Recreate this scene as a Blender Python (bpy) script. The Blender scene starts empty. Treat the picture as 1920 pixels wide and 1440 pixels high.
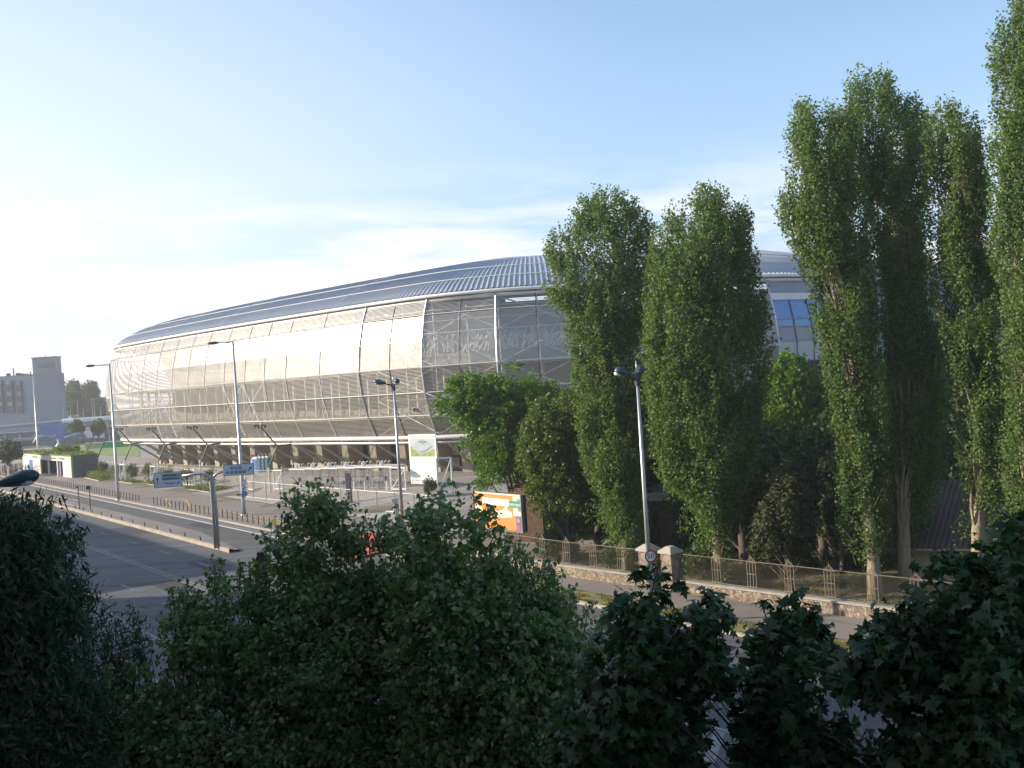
import bpy, math
import numpy as np
from mathutils import Vector, Matrix, noise as mnoise

# ------------------------------------------------------------------ camera, world, sun, exposure
SC = bpy.context.scene
COL = SC.collection
F = 1867.0
HC = 12.0
ROLL = math.radians(3.7)
PITCH = math.radians(-0.18)
fw = Vector((0, math.cos(PITCH), math.sin(PITCH)))
upv = Vector((0, -math.sin(PITCH), math.cos(PITCH)))
rt = Vector((1, 0, 0)) * math.cos(ROLL) - upv * math.sin(ROLL)
up = upv * math.cos(ROLL) + Vector((1, 0, 0)) * math.sin(ROLL)
camd = bpy.data.cameras.new('camera')
cam = bpy.data.objects.new('camera', camd)
COL.objects.link(cam)
m3 = Matrix((rt, up, -fw)).transposed()
cam.matrix_world = Matrix.Translation((0, 0, HC)) @ m3.to_4x4()
camd.sensor_width = 36.0
camd.lens = 36.0 * F / 1920.0
camd.clip_end = 6000
camd.clip_start = 0.1
SC.camera = cam
CO = Vector((0, 0, HC))

SUN_EL = math.radians(20.0)
SUN_AZ = (-0.989, 0.118)                      # horizontal direction towards the sun
sdir = Vector((SUN_AZ[0] * math.cos(SUN_EL), SUN_AZ[1] * math.cos(SUN_EL), math.sin(SUN_EL))).normalized()
sl = bpy.data.lights.new('sun', 'SUN')
sl.energy = 4.6
sl.angle = math.radians(0.55)
sl.color = (1.0, 0.87, 0.69)
so = bpy.data.objects.new('sun', sl)
COL.objects.link(so)
so.rotation_euler = sdir.to_track_quat('Z', 'Y').to_euler()
so.location = (-60, 0, 60)

W = bpy.data.worlds.new('World')
SC.world = W
W.use_nodes = True
nt = W.node_tree
bg = nt.nodes['Background']
sky = nt.nodes.new('ShaderNodeTexSky')
sky.sky_type = 'NISHITA'
sky.sun_disc = False
sky.sun_elevation = SUN_EL
sky.sun_rotation = math.atan2(SUN_AZ[0], SUN_AZ[1])
sky.altitude = 100
sky.air_density = 1.0
sky.dust_density = 1.0
sky.ozone_density = 2.2
bg.inputs['Strength'].default_value = 0.15
# thin high cloud veil, laid out in sky directions
tc = nt.nodes.new('ShaderNodeTexCoord')
mp = nt.nodes.new('ShaderNodeMapping')
mp.inputs['Scale'].default_value = (1.2, 1.2, 7.5)
mp.inputs['Rotation'].default_value = (0.0, math.radians(-6), 0)
nz = nt.nodes.new('ShaderNodeTexNoise')
nz.inputs['Scale'].default_value = 3.0
nz.inputs['Detail'].default_value = 9
nz.inputs['Roughness'].default_value = 0.62
nz.inputs['Distortion'].default_value = 0.35
nt.links.new(tc.outputs['Generated'], mp.inputs['Vector'])
nt.links.new(mp.outputs['Vector'], nz.inputs['Vector'])
cr = nt.nodes.new('ShaderNodeValToRGB')
cr.color_ramp.elements[0].position = 0.40
cr.color_ramp.elements[1].position = 0.56
nt.links.new(nz.outputs['Fac'], cr.inputs['Fac'])
sx = nt.nodes.new('ShaderNodeSeparateXYZ')
nt.links.new(tc.outputs['Generated'], sx.inputs['Vector'])
band = nt.nodes.new('ShaderNodeMapRange')     # clouds sit between about 4 and 16 degrees up
band.interpolation_type = 'SMOOTHSTEP'
band.inputs['From Min'].default_value = 0.23
band.inputs['From Max'].default_value = 0.12
nt.links.new(sx.outputs['Z'], band.inputs['Value'])
cm = nt.nodes.new('ShaderNodeMath'); cm.operation = 'MULTIPLY'
nt.links.new(cr.outputs['Color'], cm.inputs[0])
nt.links.new(band.outputs['Result'], cm.inputs[1])
cm2 = nt.nodes.new('ShaderNodeMath'); cm2.operation = 'MULTIPLY'
cm2.inputs[1].default_value = 1.0
nt.links.new(cm.outputs[0], cm2.inputs[0])
# aureole round the sun and a milky veil low in the sky
dp = nt.nodes.new('ShaderNodeVectorMath'); dp.operation = 'DOT_PRODUCT'
nrmz = nt.nodes.new('ShaderNodeVectorMath'); nrmz.operation = 'NORMALIZE'
nt.links.new(tc.outputs['Generated'], nrmz.inputs[0])
nt.links.new(nrmz.outputs['Vector'], dp.inputs[0]); dp.inputs[1].default_value = tuple(sdir)
gl_ = nt.nodes.new('ShaderNodeMapRange'); gl_.interpolation_type = 'SMOOTHSTEP'
gl_.inputs['From Min'].default_value = 0.0; gl_.inputs['From Max'].default_value = 0.70
gl_.inputs['To Min'].default_value = 0.0; gl_.inputs['To Max'].default_value = 0.97
nt.links.new(dp.outputs['Value'], gl_.inputs['Value'])
hz = nt.nodes.new('ShaderNodeMapRange'); hz.interpolation_type = 'SMOOTHSTEP'
hz.inputs['From Min'].default_value = 0.45
hz.inputs['From Max'].default_value = 0.0
hz.inputs['To Min'].default_value = 0.08
hz.inputs['To Max'].default_value = 0.72
nt.links.new(sx.outputs['Z'], hz.inputs['Value'])
mh = nt.nodes.new('ShaderNodeMix'); mh.data_type = 'RGBA'
nt.links.new(hz.outputs['Result'], mh.inputs['Factor'])
nt.links.new(sky.outputs['Color'], mh.inputs['A'])
mh.inputs['B'].default_value = (1.95, 2.7, 3.55, 1)
mg_ = nt.nodes.new('ShaderNodeMix'); mg_.data_type = 'RGBA'
gel = nt.nodes.new('ShaderNodeMapRange'); gel.interpolation_type = 'SMOOTHSTEP'
gel.inputs['From Min'].default_value = 0.46; gel.inputs['From Max'].default_value = 0.10
gel.inputs['To Min'].default_value = 0.25; gel.inputs['To Max'].default_value = 1.0
nt.links.new(sx.outputs['Z'], gel.inputs['Value'])
gm_ = nt.nodes.new('ShaderNodeMath'); gm_.operation = 'MULTIPLY'
nt.links.new(gl_.outputs['Result'], gm_.inputs[0]); nt.links.new(gel.outputs['Result'], gm_.inputs[1])
nt.links.new(gm_.outputs[0], mg_.inputs['Factor'])
nt.links.new(mh.outputs['Result'], mg_.inputs['A'])
mg_.inputs['B'].default_value = (3.75, 4.0, 4.25, 1)
mc = nt.nodes.new('ShaderNodeMix'); mc.data_type = 'RGBA'
nt.links.new(cm2.outputs[0], mc.inputs['Factor'])
nt.links.new(mg_.outputs['Result'], mc.inputs['A'])
mc.inputs['B'].default_value = (4.1, 4.15, 4.3, 1)
nt.links.new(mc.outputs['Result'], bg.inputs['Color'])

SC.view_settings.view_transform = 'Standard'
SC.view_settings.look = 'None'
SC.view_settings.exposure = 0.85
SC.view_settings.gamma = 1.0
SC.render.engine = 'CYCLES'
SC.cycles.use_denoising = True
SC.cycles.max_bounces = 6
SC.cycles.transparent_max_bounces = 16
SC.cycles.use_adaptive_sampling = True
SC.cycles.adaptive_threshold = 0.02
SC.cycles.sample_clamp_indirect = 6

# ------------------------------------------------------------------ geometry of the place
U = Vector((-0.6, 0.8, 0))                    # along the road, away from the viewer
N = Vector((0.8, 0.6, 0))                     # across the road, towards the stadium
def td(t, d, z=0.0):
    return Vector((-0.6 * t + 0.8 * d, 0.8 * t + 0.6 * d, z))
def sstep(a, b, x):
    x = max(0.0, min(1.0, (x - a) / (b - a)))
    return x * x * (3 - 2 * x)
def gz(x, y):
    d = 0.8 * x + 0.6 * y
    return 1.15 * sstep(43.5, 56, d) * sstep(84, 104, y)
def ray(px, py):
    return (rt * (px - 960) + up * (720 - py) + fw * F).normalized()
def proj(p):
    v = Vector(p) - CO
    w = v.dot(fw)
    return 960 + F * v.dot(rt) / w, 720 - F * v.dot(up) / w
def G(px, py, z=None):
    r = ray(px, py)
    zz = 0.0 if z is None else z
    p = CO
    for _ in range(12):
        s = (zz - HC) / r.z
        p = CO + r * s
        if z is not None:
            break
        zz = 0.5 * zz + 0.5 * gz(p.x, p.y)
    return Vector((p.x, p.y, zz))
def P(px, py, D):
    r = ray(px, py)
    return CO + r * (D / r.y)
def ztop(g, py):
    lo, hi = -5.0, 60.0
    for _ in range(40):
        mid = (lo + hi) / 2
        if proj((g.x, g.y, mid))[1] > py: lo = mid
        else: hi = mid
    return (lo + hi) / 2

rng = np.random.default_rng(11)
def ru(a, b): return float(rng.uniform(a, b))

# ------------------------------------------------------------------ materials
def newmat(name):
    m = bpy.data.materials.new(name)
    m.use_nodes = True
    t = m.node_tree
    return m, t, t.nodes['Principled BSDF']
def M(name, col, rough=0.7, metal=0.0, var=0.18, scale=2.0, bump=0.0, col2=None, stretch=None, spec=0.5, detail=6, bscale=None):
    m, t, b = newmat(name)
    b.inputs['Roughness'].default_value = rough
    b.inputs['Metallic'].default_value = metal
    b.inputs['Specular IOR Level'].default_value = spec
    tcx = t.nodes.new('ShaderNodeTexCoord')
    mpx = t.nodes.new('ShaderNodeMapping')
    if stretch: mpx.inputs['Scale'].default_value = stretch
    n = t.nodes.new('ShaderNodeTexNoise')
    n.inputs['Scale'].default_value = scale
    n.inputs['Detail'].default_value = detail
    n.inputs['Roughness'].default_value = 0.6
    t.links.new(tcx.outputs['Object'], mpx.inputs['Vector'])
    t.links.new(mpx.outputs['Vector'], n.inputs['Vector'])
    r = t.nodes.new('ShaderNodeValToRGB')
    c = Vector(col[:3])
    a = c * (1 - var)
    d = Vector(col2) if col2 else c * (1 + var)
    r.color_ramp.elements[0].color = (*a, 1)
    r.color_ramp.elements[1].color = (*[min(1, x) for x in d], 1)
    r.color_ramp.elements[0].position = 0.32
    r.color_ramp.elements[1].position = 0.68
    t.links.new(n.outputs['Fac'], r.inputs['Fac'])
    t.links.new(r.outputs['Color'], b.inputs['Base Color'])
    if bump:
        n2 = t.nodes.new('ShaderNodeTexNoise')
        n2.inputs['Scale'].default_value = bscale or scale * 6
        n2.inputs['Detail'].default_value = 8
        t.links.new(tcx.outputs['Object'], n2.inputs['Vector'])
        bp = t.nodes.new('ShaderNodeBump')
        bp.inputs['Strength'].default_value = bump
        bp.inputs['Distance'].default_value = 0.05
        t.links.new(n2.outputs['Fac'], bp.inputs['Height'])
        t.links.new(bp.outputs['Normal'], b.inputs['Normal'])
    return m
def leafmat(name, c1, c2, trans=0.35, rough=0.45, spec=0.35):
    m, t, b = newmat(name)
    at = t.nodes.new('ShaderNodeAttribute'); at.attribute_name = 'lv'
    r = t.nodes.new('ShaderNodeValToRGB')
    r.color_ramp.elements[0].color = (*c1, 1); r.color_ramp.elements[1].color = (*c2, 1)
    t.links.new(at.outputs['Fac'], r.inputs['Fac'])
    t.links.new(r.outputs['Color'], b.inputs['Base Color'])
    b.inputs['Roughness'].default_value = rough
    b.inputs['Specular IOR Level'].default_value = spec
    tr = t.nodes.new('ShaderNodeBsdfTranslucent')
    hs = t.nodes.new('ShaderNodeMix'); hs.data_type = 'RGBA'; hs.blend_type = 'MULTIPLY'
    hs.inputs['Factor'].default_value = 1.0
    t.links.new(r.outputs['Color'], hs.inputs['A']); hs.inputs['B'].default_value = (1.5, 1.7, 0.5, 1)
    t.links.new(hs.outputs['Result'], tr.inputs['Color'])
    mx = t.nodes.new('ShaderNodeMixShader'); mx.inputs['Fac'].default_value = trans
    t.links.new(b.outputs[0], mx.inputs[1]); t.links.new(tr.outputs[0], mx.inputs[2])
    t.links.new(mx.outputs[0], t.nodes['Material Output'].inputs['Surface'])
    return m
def screen(name, col, duty, period=0.32, rough=0.33, metal=0.85, vper=None, warm=None):
    """louvred metal skin: horizontal slats with open gaps between them"""
    m, t, b = newmat(name)
    b.inputs['Base Color'].default_value = (*col, 1)
    b.inputs['Roughness'].default_value = rough
    b.inputs['Metallic'].default_value = metal
    tcx = t.nodes.new('ShaderNodeTexCoord')
    s = t.nodes.new('ShaderNodeSeparateXYZ')
    t.links.new(tcx.outputs['Object'], s.inputs['Vector'])
    d = t.nodes.new('ShaderNodeMath'); d.operation = 'DIVIDE'; d.inputs[1].default_value = period
    t.links.new(s.outputs['Z'], d.inputs[0])
    f = t.nodes.new('ShaderNodeMath'); f.operation = 'FRACT'
    t.links.new(d.outputs[0], f.inputs[0])
    l = t.nodes.new('ShaderNodeMath'); l.operation = 'LESS_THAN'; l.inputs[1].default_value = duty
    t.links.new(f.outputs[0], l.inputs[0])
    n = t.nodes.new('ShaderNodeTexNoise'); n.inputs['Scale'].default_value = 0.35; n.inputs['Detail'].default_value = 3
    t.links.new(tcx.outputs['Object'], n.inputs['Vector'])
    rr = t.nodes.new('ShaderNodeMapRange'); rr.inputs['To Min'].default_value = rough - 0.05; rr.inputs['To Max'].default_value = rough + 0.07
    t.links.new(n.outputs['Fac'], rr.inputs['Value']); t.links.new(rr.outputs['Result'], b.inputs['Roughness'])
    df = t.nodes.new('ShaderNodeBsdfDiffuse'); df.inputs['Color'].default_value = (*col, 1)
    md = t.nodes.new('ShaderNodeMixShader'); md.inputs['Fac'].default_value = 0.45
    t.links.new(b.outputs[0], md.inputs[1]); t.links.new(df.outputs[0], md.inputs[2])
    tp = t.nodes.new('ShaderNodeBsdfTransparent')
    mx = t.nodes.new('ShaderNodeMixShader')
    t.links.new(l.outputs[0], mx.inputs['Fac'])
    t.links.new(tp.outputs[0], mx.inputs[1]); t.links.new(md.outputs[0], mx.inputs[2])
    t.links.new(mx.outputs[0], t.nodes['Material Output'].inputs['Surface'])
    return m
def gridmat(name, col, size=0.06, wire=0.16, metal=0.3):
    """wire mesh: crossed wires with open holes, object space"""
    m, t, b = newmat(name)
    b.inputs['Base Color'].default_value = (*col, 1); b.inputs['Roughness'].default_value = 0.5; b.inputs['Metallic'].default_value = metal
    uv = t.nodes.new('ShaderNodeUVMap')
    s = t.nodes.new('ShaderNodeSeparateXYZ'); t.links.new(uv.outputs[0], s.inputs['Vector'])
    outs = []
    for ax in ('X', 'Y'):
        d = t.nodes.new('ShaderNodeMath'); d.operation = 'DIVIDE'; d.inputs[1].default_value = size
        t.links.new(s.outputs[ax], d.inputs[0])
        f = t.nodes.new('ShaderNodeMath'); f.operation = 'FRACT'; t.links.new(d.outputs[0], f.inputs[0])
        l = t.nodes.new('ShaderNodeMath'); l.operation = 'LESS_THAN'; l.inputs[1].default_value = wire
        t.links.new(f.outputs[0], l.inputs[0]); outs.append(l)
    a = t.nodes.new('ShaderNodeMath'); a.operation = 'MAXIMUM'
    t.links.new(outs[0].outputs[0], a.inputs[0]); t.links.new(outs[1].outputs[0], a.inputs[1])
    tp = t.nodes.new('ShaderNodeBsdfTransparent'); mx = t.nodes.new('ShaderNodeMixShader')
    t.links.new(a.outputs[0], mx.inputs['Fac']); t.links.new(tp.outputs[0], mx.inputs[1]); t.links.new(b.outputs[0], mx.inputs[2])
    t.links.new(mx.outputs[0], t.nodes['Material Output'].inputs['Surface'])
    return m
def asphalt(name, base, patch):
    m, t, b = newmat(name)
    tcx = t.nodes.new('ShaderNodeTexCoord')
    mpx = t.nodes.new('ShaderNodeMapping'); mpx.inputs['Rotation'].default_value = (0, 0, math.radians(-126.87))
    mpx.inputs['Scale'].default_value = (0.03, 0.9, 1)
    t.links.new(tcx.outputs['Object'], mpx.inputs['Vector'])
    n1 = t.nodes.new('ShaderNodeTexNoise'); n1.inputs['Scale'].default_value = 1.0; n1.inputs['Detail'].default_value = 4
    t.links.new(mpx.outputs['Vector'], n1.inputs['Vector'])
    n2 = t.nodes.new('ShaderNodeTexNoise'); n2.inputs['Scale'].default_value = 0.35; n2.inputs['Detail'].default_value = 10; n2.inputs['Roughness'].default_value = 0.7
    t.links.new(tcx.outputs['Object'], n2.inputs['Vector'])
    n3 = t.nodes.new('ShaderNodeTexNoise'); n3.inputs['Scale'].default_value = 30; n3.inputs['Detail'].default_value = 4
    t.links.new(tcx.outputs['Object'], n3.inputs['Vector'])
    a = t.nodes.new('ShaderNodeMath'); a.operation = 'MULTIPLY_ADD'; a.inputs[1].default_value = 0.55
    t.links.new(n1.outputs['Fac'], a.inputs[0])
    a2 = t.nodes.new('ShaderNodeMath'); a2.operation = 'MULTIPLY'; a2.inputs[1].default_value = 0.45
    t.links.new(n2.outputs['Fac'], a2.inputs[0]); t.links.new(a2.outputs[0], a.inputs[2])
    r = t.nodes.new('ShaderNodeValToRGB')
    r.color_ramp.elements[0].position = 0.36; r.color_ramp.elements[1].position = 0.64
    r.color_ramp.elements[0].color = (*base, 1); r.color_ramp.elements[1].color = (*patch, 1)
    t.links.new(a.outputs[0], r.inputs['Fac'])
    mul = t.nodes.new('ShaderNodeMix'); mul.data_type = 'RGBA'; mul.blend_type = 'OVERLAY'; mul.inputs['Factor'].default_value = 0.35
    t.links.new(r.outputs['Color'], mul.inputs['A']); t.links.new(n3.outputs['Color'], mul.inputs['B'])
    t.links.new(mul.outputs['Result'], b.inputs['Base Color'])
    b.inputs['Roughness'].default_value = 0.82
    bp = t.nodes.new('ShaderNodeBump'); bp.inputs['Strength'].default_value = 0.25; bp.inputs['Distance'].default_value = 0.01
    t.links.new(n3.outputs['Fac'], bp.inputs['Height']); t.links.new(bp.outputs['Normal'], b.inputs['Normal'])
    return m
def stonemat(name, c1, c2, mortar, scale=3.2):
    m, t, b = newmat(name)
    tcx = t.nodes.new('ShaderNodeTexCoord')
    v = t.nodes.new('ShaderNodeTexVoronoi'); v.inputs['Scale'].default_value = scale
    v2 = t.nodes.new('ShaderNodeTexVoronoi'); v2.inputs['Scale'].default_value = scale; v2.feature = 'DISTANCE_TO_EDGE'
    n = t.nodes.new('ShaderNodeTexNoise'); n.inputs['Scale'].default_value = 6; n.inputs['Detail'].default_value = 8
    mxv = t.nodes.new('ShaderNodeMix'); mxv.data_type = 'RGBA'; mxv.inputs['Factor'].default_value = 0.12
    t.links.new(tcx.outputs['Object'], n.inputs['Vector'])
    t.links.new(tcx.outputs['Object'], mxv.inputs['A']); t.links.new(n.outputs['Color'], mxv.inputs['B'])
    t.links.new(mxv.outputs['Result'], v.inputs['Vector']); t.links.new(mxv.outputs['Result'], v2.inputs['Vector'])
    s = t.nodes.new('ShaderNodeSeparateColor'); t.links.new(v.outputs['Color'], s.inputs[0])
    r = t.nodes.new('ShaderNodeValToRGB'); r.color_ramp.elements[0].color = (*c1, 1); r.color_ramp.elements[1].color = (*c2, 1)
    t.links.new(s.outputs[0], r.inputs['Fac'])
    e = t.nodes.new('ShaderNodeMapRange'); e.inputs['From Max'].default_value = 0.06
    t.links.new(v2.outputs['Distance'], e.inputs['Value'])
    mx = t.nodes.new('ShaderNodeMix'); mx.data_type = 'RGBA'
    t.links.new(e.outputs['Result'], mx.inputs['Factor']); mx.inputs['A'].default_value = (*mortar, 1)
    t.links.new(r.outputs['Color'], mx.inputs['B'])
    ov = t.nodes.new('ShaderNodeMix'); ov.data_type = 'RGBA'; ov.blend_type = 'OVERLAY'; ov.inputs['Factor'].default_value = 0.5
    t.links.new(mx.outputs['Result'], ov.inputs['A']); t.links.new(n.outputs['Fac'], ov.inputs['B'])
    t.links.new(ov.outputs['Result'], b.inputs['Base Color'])
    b.inputs['Roughness'].default_value = 0.9
    bp = t.nodes.new('ShaderNodeBump'); bp.inputs['Strength'].default_value = 0.9; bp.inputs['Distance'].default_value = 0.06
    ad = t.nodes.new('ShaderNodeMath'); ad.operation = 'ADD'
    t.links.new(e.outputs['Result'], ad.inputs[0]); t.links.new(n.outputs['Fac'], ad.inputs[1])
    t.links.new(ad.outputs[0], bp.inputs['Height']); t.links.new(bp.outputs['Normal'], b.inputs['Normal'])
    return m
def stripemat(name, ca, cb, period, duty, axis='X', rot=0.0, rough=0.6, bump=0.6, metal=0.0):
    m, t, b = newmat(name)
    tcx = t.nodes.new('ShaderNodeTexCoord')
    mpx = t.nodes.new('ShaderNodeMapping'); mpx.inputs['Rotation'].default_value = (0, 0, rot)
    t.links.new(tcx.outputs['Object'], mpx.inputs['Vector'])
    s = t.nodes.new('ShaderNodeSeparateXYZ'); t.links.new(mpx.outputs['Vector'], s.inputs['Vector'])
    d = t.nodes.new('ShaderNodeMath'); d.operation = 'DIVIDE'; d.inputs[1].default_value = period
    t.links.new(s.outputs[axis], d.inputs[0])
    f = t.nodes.new('ShaderNodeMath'); f.operation = 'FRACT'; t.links.new(d.outputs[0], f.inputs[0])
    l = t.nodes.new('ShaderNodeMath'); l.operation = 'LESS_THAN'; l.inputs[1].default_value = duty
    t.links.new(f.outputs[0], l.inputs[0])
    n = t.nodes.new('ShaderNodeTexNoise'); n.inputs['Scale'].default_value = 1.5; n.inputs['Detail'].default_value = 8
    t.links.new(tcx.outputs['Object'], n.inputs['Vector'])
    mx = t.nodes.new('ShaderNodeMix'); mx.data_type = 'RGBA'
    t.links.new(l.outputs[0], mx.inputs['Factor']); mx.inputs['A'].default_value = (*ca, 1); mx.inputs['B'].default_value = (*cb, 1)
    ov = t.nodes.new('ShaderNodeMix'); ov.data_type = 'RGBA'; ov.blend_type = 'OVERLAY'; ov.inputs['Factor'].default_value = 0.35
    t.links.new(mx.outputs['Result'], ov.inputs['A']); t.links.new(n.outputs['Fac'], ov.inputs['B'])
    t.links.new(ov.outputs['Result'], b.inputs['Base Color'])
    b.inputs['Roughness'].default_value = rough; b.inputs['Metallic'].default_value = metal
    if bump:
        bp = t.nodes.new('ShaderNodeBump'); bp.inputs['Strength'].default_value = bump; bp.inputs['Distance'].default_value = 0.03
        t.links.new(l.outputs[0], bp.inputs['Height']); t.links.new(bp.outputs['Normal'], b.inputs['Normal'])
    return m

m_ground = M('dry_soil', (0.13, 0.11, 0.075), 0.95, scale=0.4, var=0.35, bump=0.5, bscale=6)
m_park = M('park_turf', (0.085, 0.085, 0.035), 0.95, scale=0.5, var=0.35, col2=(0.17, 0.14, 0.08), bump=0.6, bscale=9)
m_road = asphalt('road_asphalt', (0.050, 0.053, 0.060), (0.125, 0.126, 0.130))
m_lane = asphalt('dark_lane_asphalt', (0.07, 0.066, 0.064), (0.095, 0.088, 0.084))
m_pave = M('pavement_asphalt', (0.20, 0.175, 0.155), 0.9, scale=0.25, var=0.16, bump=0.2, bscale=25)
m_plaza = M('plaza_paving', (0.25, 0.225, 0.20), 0.85, scale=0.2, var=0.14, bump=0.15, bscale=20)
def pavers(name, c1, c2, joint, sx=1.2, rot=-126.87):
    m, t, b = newmat(name)
    tcx = t.nodes.new('ShaderNodeTexCoord'); mpx = t.nodes.new('ShaderNodeMapping'); mpx.inputs['Rotation'].default_value = (0, 0, math.radians(rot))
    t.links.new(tcx.outputs['Object'], mpx.inputs['Vector'])
    br = t.nodes.new('ShaderNodeTexBrick'); br.inputs['Scale'].default_value = 1.0 / sx
    br.inputs['Color1'].default_value = (*c1, 1); br.inputs['Color2'].default_value = (*c2, 1); br.inputs['Mortar'].default_value = (*joint, 1)
    br.inputs['Mortar Size'].default_value = 0.03; br.inputs['Brick Width'].default_value = 1.6; br.inputs['Row Height'].default_value = 1.6
    t.links.new(mpx.outputs['Vector'], br.inputs['Vector'])
    n = t.nodes.new('ShaderNodeTexNoise'); n.inputs['Scale'].default_value = 0.16; n.inputs['Detail'].default_value = 10; n.inputs['Roughness'].default_value = 0.7
    t.links.new(tcx.outputs['Object'], n.inputs['Vector'])
    ov = t.nodes.new('ShaderNodeMix'); ov.data_type = 'RGBA'; ov.blend_type = 'OVERLAY'; ov.inputs['Factor'].default_value = 0.45
    t.links.new(br.outputs['Color'], ov.inputs['A']); t.links.new(n.outputs['Fac'], ov.inputs['B'])
    t.links.new(ov.outputs['Result'], b.inputs['Base Color']); b.inputs['Roughness'].default_value = 0.85
    return m
m_plaza = pavers('plaza_paving', (0.27, 0.245, 0.22), (0.24, 0.22, 0.20), (0.15, 0.135, 0.12))
m_pave = pavers('pavement_asphalt', (0.20, 0.176, 0.158), (0.19, 0.168, 0.15), (0.16, 0.14, 0.125), 6.0)
m_plaza2 = M('pale_slab', (0.33, 0.315, 0.29), 0.85, scale=0.3, var=0.1)
m_kerb = M('kerb_stone', (0.36, 0.31, 0.25), 0.9, scale=1.2, var=0.2)
m_paint = M('road_paint', (0.55, 0.55, 0.53), 0.7, scale=3, var=0.22)
m_paintw = M('grey_road_paint', (0.22, 0.22, 0.215), 0.8, scale=2.5, var=0.3)  # greyer, more mottled version of the road paint
m_yellowp = M('yellow_paint', (0.6, 0.36, 0.06), 0.7, scale=3, var=0.2)
m_redp = M('red_lane_paint', (0.50, 0.075, 0.045), 0.75, scale=1.0, var=0.2)
m_drygrass = M('dry_grass_ground', (0.17, 0.155, 0.065), 0.95, scale=1.4, var=0.4, bump=0.7, bscale=14)
m_steel = M('galvanised_steel', (0.42, 0.43, 0.44), 0.42, 0.7, var=0.1, scale=2)
m_white = M('white_paint', (0.74, 0.73, 0.70), 0.45, var=0.06)
m_offwhite = M('offwhite_steel', (0.60, 0.57, 0.52), 0.5, 0.1, var=0.08)
m_dark = M('dark_metal', (0.045, 0.04, 0.045), 0.5, 0.3, var=0.2)
m_brownmetal = M('brown_grey_metal', (0.10, 0.085, 0.08), 0.5, 0.3, var=0.15)
m_conc = M('concrete', (0.38, 0.335, 0.26), 0.85, scale=0.7, var=0.14, bump=0.15)
m_conc_in = M('bowl_concrete', (0.36, 0.335, 0.29), 0.9, scale=0.25, var=0.2)
m_cream = M('cream_wall', (0.66, 0.58, 0.44), 0.85, scale=0.5, var=0.12)
m_teal = M('teal_band', (0.05, 0.22, 0.17), 0.6, var=0.1)
m_darkin = M('dark_recess', (0.05, 0.045, 0.04), 0.9, var=0.3)
m_roof = M('roof_sheet', (0.40, 0.43, 0.465), 0.42, 0.6, var=0.06, scale=0.15)
m_rooflo = M('roof_soffit', (0.2, 0.2, 0.2), 0.8, var=0.1)
m_glassb = M('blue_glass', (0.05, 0.17, 0.40), 0.06, 0.0, var=0.1, scale=0.3, spec=1.0)
m_panelg = M('grey_cladding', (0.22, 0.24, 0.27), 0.5, 0.4, var=0.08, scale=0.3)
m_panelw = M('white_cladding', (0.38, 0.41, 0.45), 0.5, 0.1, var=0.05)
m_paneldk = M('dark_glazing', (0.02, 0.022, 0.025), 0.15, var=0.2, spec=0.9)
s_top = screen('louvre_top', (0.42, 0.43, 0.44), 0.34, 0.15, 0.40)
s_hi = screen('louvre_bright', (0.50, 0.49, 0.465), 0.47, 0.125, 0.25)
s_low = screen('louvre_low', (0.50, 0.49, 0.465), 0.40, 0.16, 0.48)
m_bark = M('poplar_bark', (0.27, 0.215, 0.15), 0.9, scale=3, var=0.3, stretch=(4, 4, 0.7), bump=0.5)
m_barkd = M('dark_bark', (0.085, 0.065, 0.05), 0.9, scale=3, var=0.3, stretch=(4, 4, 0.7), bump=0.5)
m_stone = stonemat('rubble_stone', (0.17, 0.12, 0.085), (0.34, 0.285, 0.215), (0.22, 0.185, 0.145), 5.2)
m_coping = M('coping_stone', (0.36, 0.33, 0.29), 0.9, scale=1.5, var=0.15, bump=0.2)
m_pillar = stonemat('pillar_stone', (0.13, 0.095, 0.075), (0.30, 0.24, 0.18), (0.27, 0.23, 0.18), 2.3)
m_fence = M('fence_iron', (0.17, 0.145, 0.105), 0.6, 0.3, var=0.2)
m_mesh = gridmat('chain_link', (0.075, 0.065, 0.045), 0.055, 0.08)
m_meshg = gridmat('grey_mesh', (0.40, 0.40, 0.39), 0.11, 0.05)
m_brick = M('brick', (0.15, 0.095, 0.062), 0.9, scale=3, var=0.35, bump=0.3)
m_tiles = stripemat('old_roof_tiles', (0.11, 0.078, 0.062), (0.06, 0.04, 0.035), 0.26, 0.45, 'X', math.radians(38), 0.85, 1.0)
m_beige = M('beige_plaster', (0.42, 0.33, 0.22), 0.9, scale=0.8, var=0.2)
m_slats = stripemat('kiosk_slats', (0.74, 0.69, 0.64), (0.52, 0.47, 0.45), 0.5, 0.25, 'X', math.radians(53.1), 0.6, 0.8)
m_kside = M('kiosk_side', (0.09, 0.11, 0.13), 0.6, var=0.1)
m_lime = M('lime_edge', (0.28, 0.50, 0.08), 0.6, var=0.1)
m_roofgreen = M('green_roof', (0.15, 0.19, 0.045), 0.95, scale=1.2, var=0.4, bump=0.8, bscale=8)
m_bluebld = M('blue_grey_render', (0.25, 0.31, 0.36), 0.8, scale=0.05, var=0.08)
m_bluebld2 = M('blue_grey_tower', (0.19, 0.24, 0.285), 0.8, scale=0.05, var=0.08)
m_bwin = M('yellow_reflection_pane', (0.42, 0.31, 0.12), 0.2, var=0.3, scale=0.8)  # yellow reflection painted into the pane colour
m_bay = M('bay_panel', (0.10, 0.135, 0.18), 0.7, var=0.1)
m_blue = M('blue_cladding', (0.035, 0.13, 0.36), 0.5, var=0.12, scale=0.4)
m_blue2 = M('sign_blue', (0.03, 0.15, 0.42), 0.4, var=0.03)
m_navy = M('plate_navy', (0.04, 0.07, 0.22), 0.4, var=0.03)
m_red = M('sign_red', (0.28, 0.025, 0.03), 0.4, var=0.03)
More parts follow.
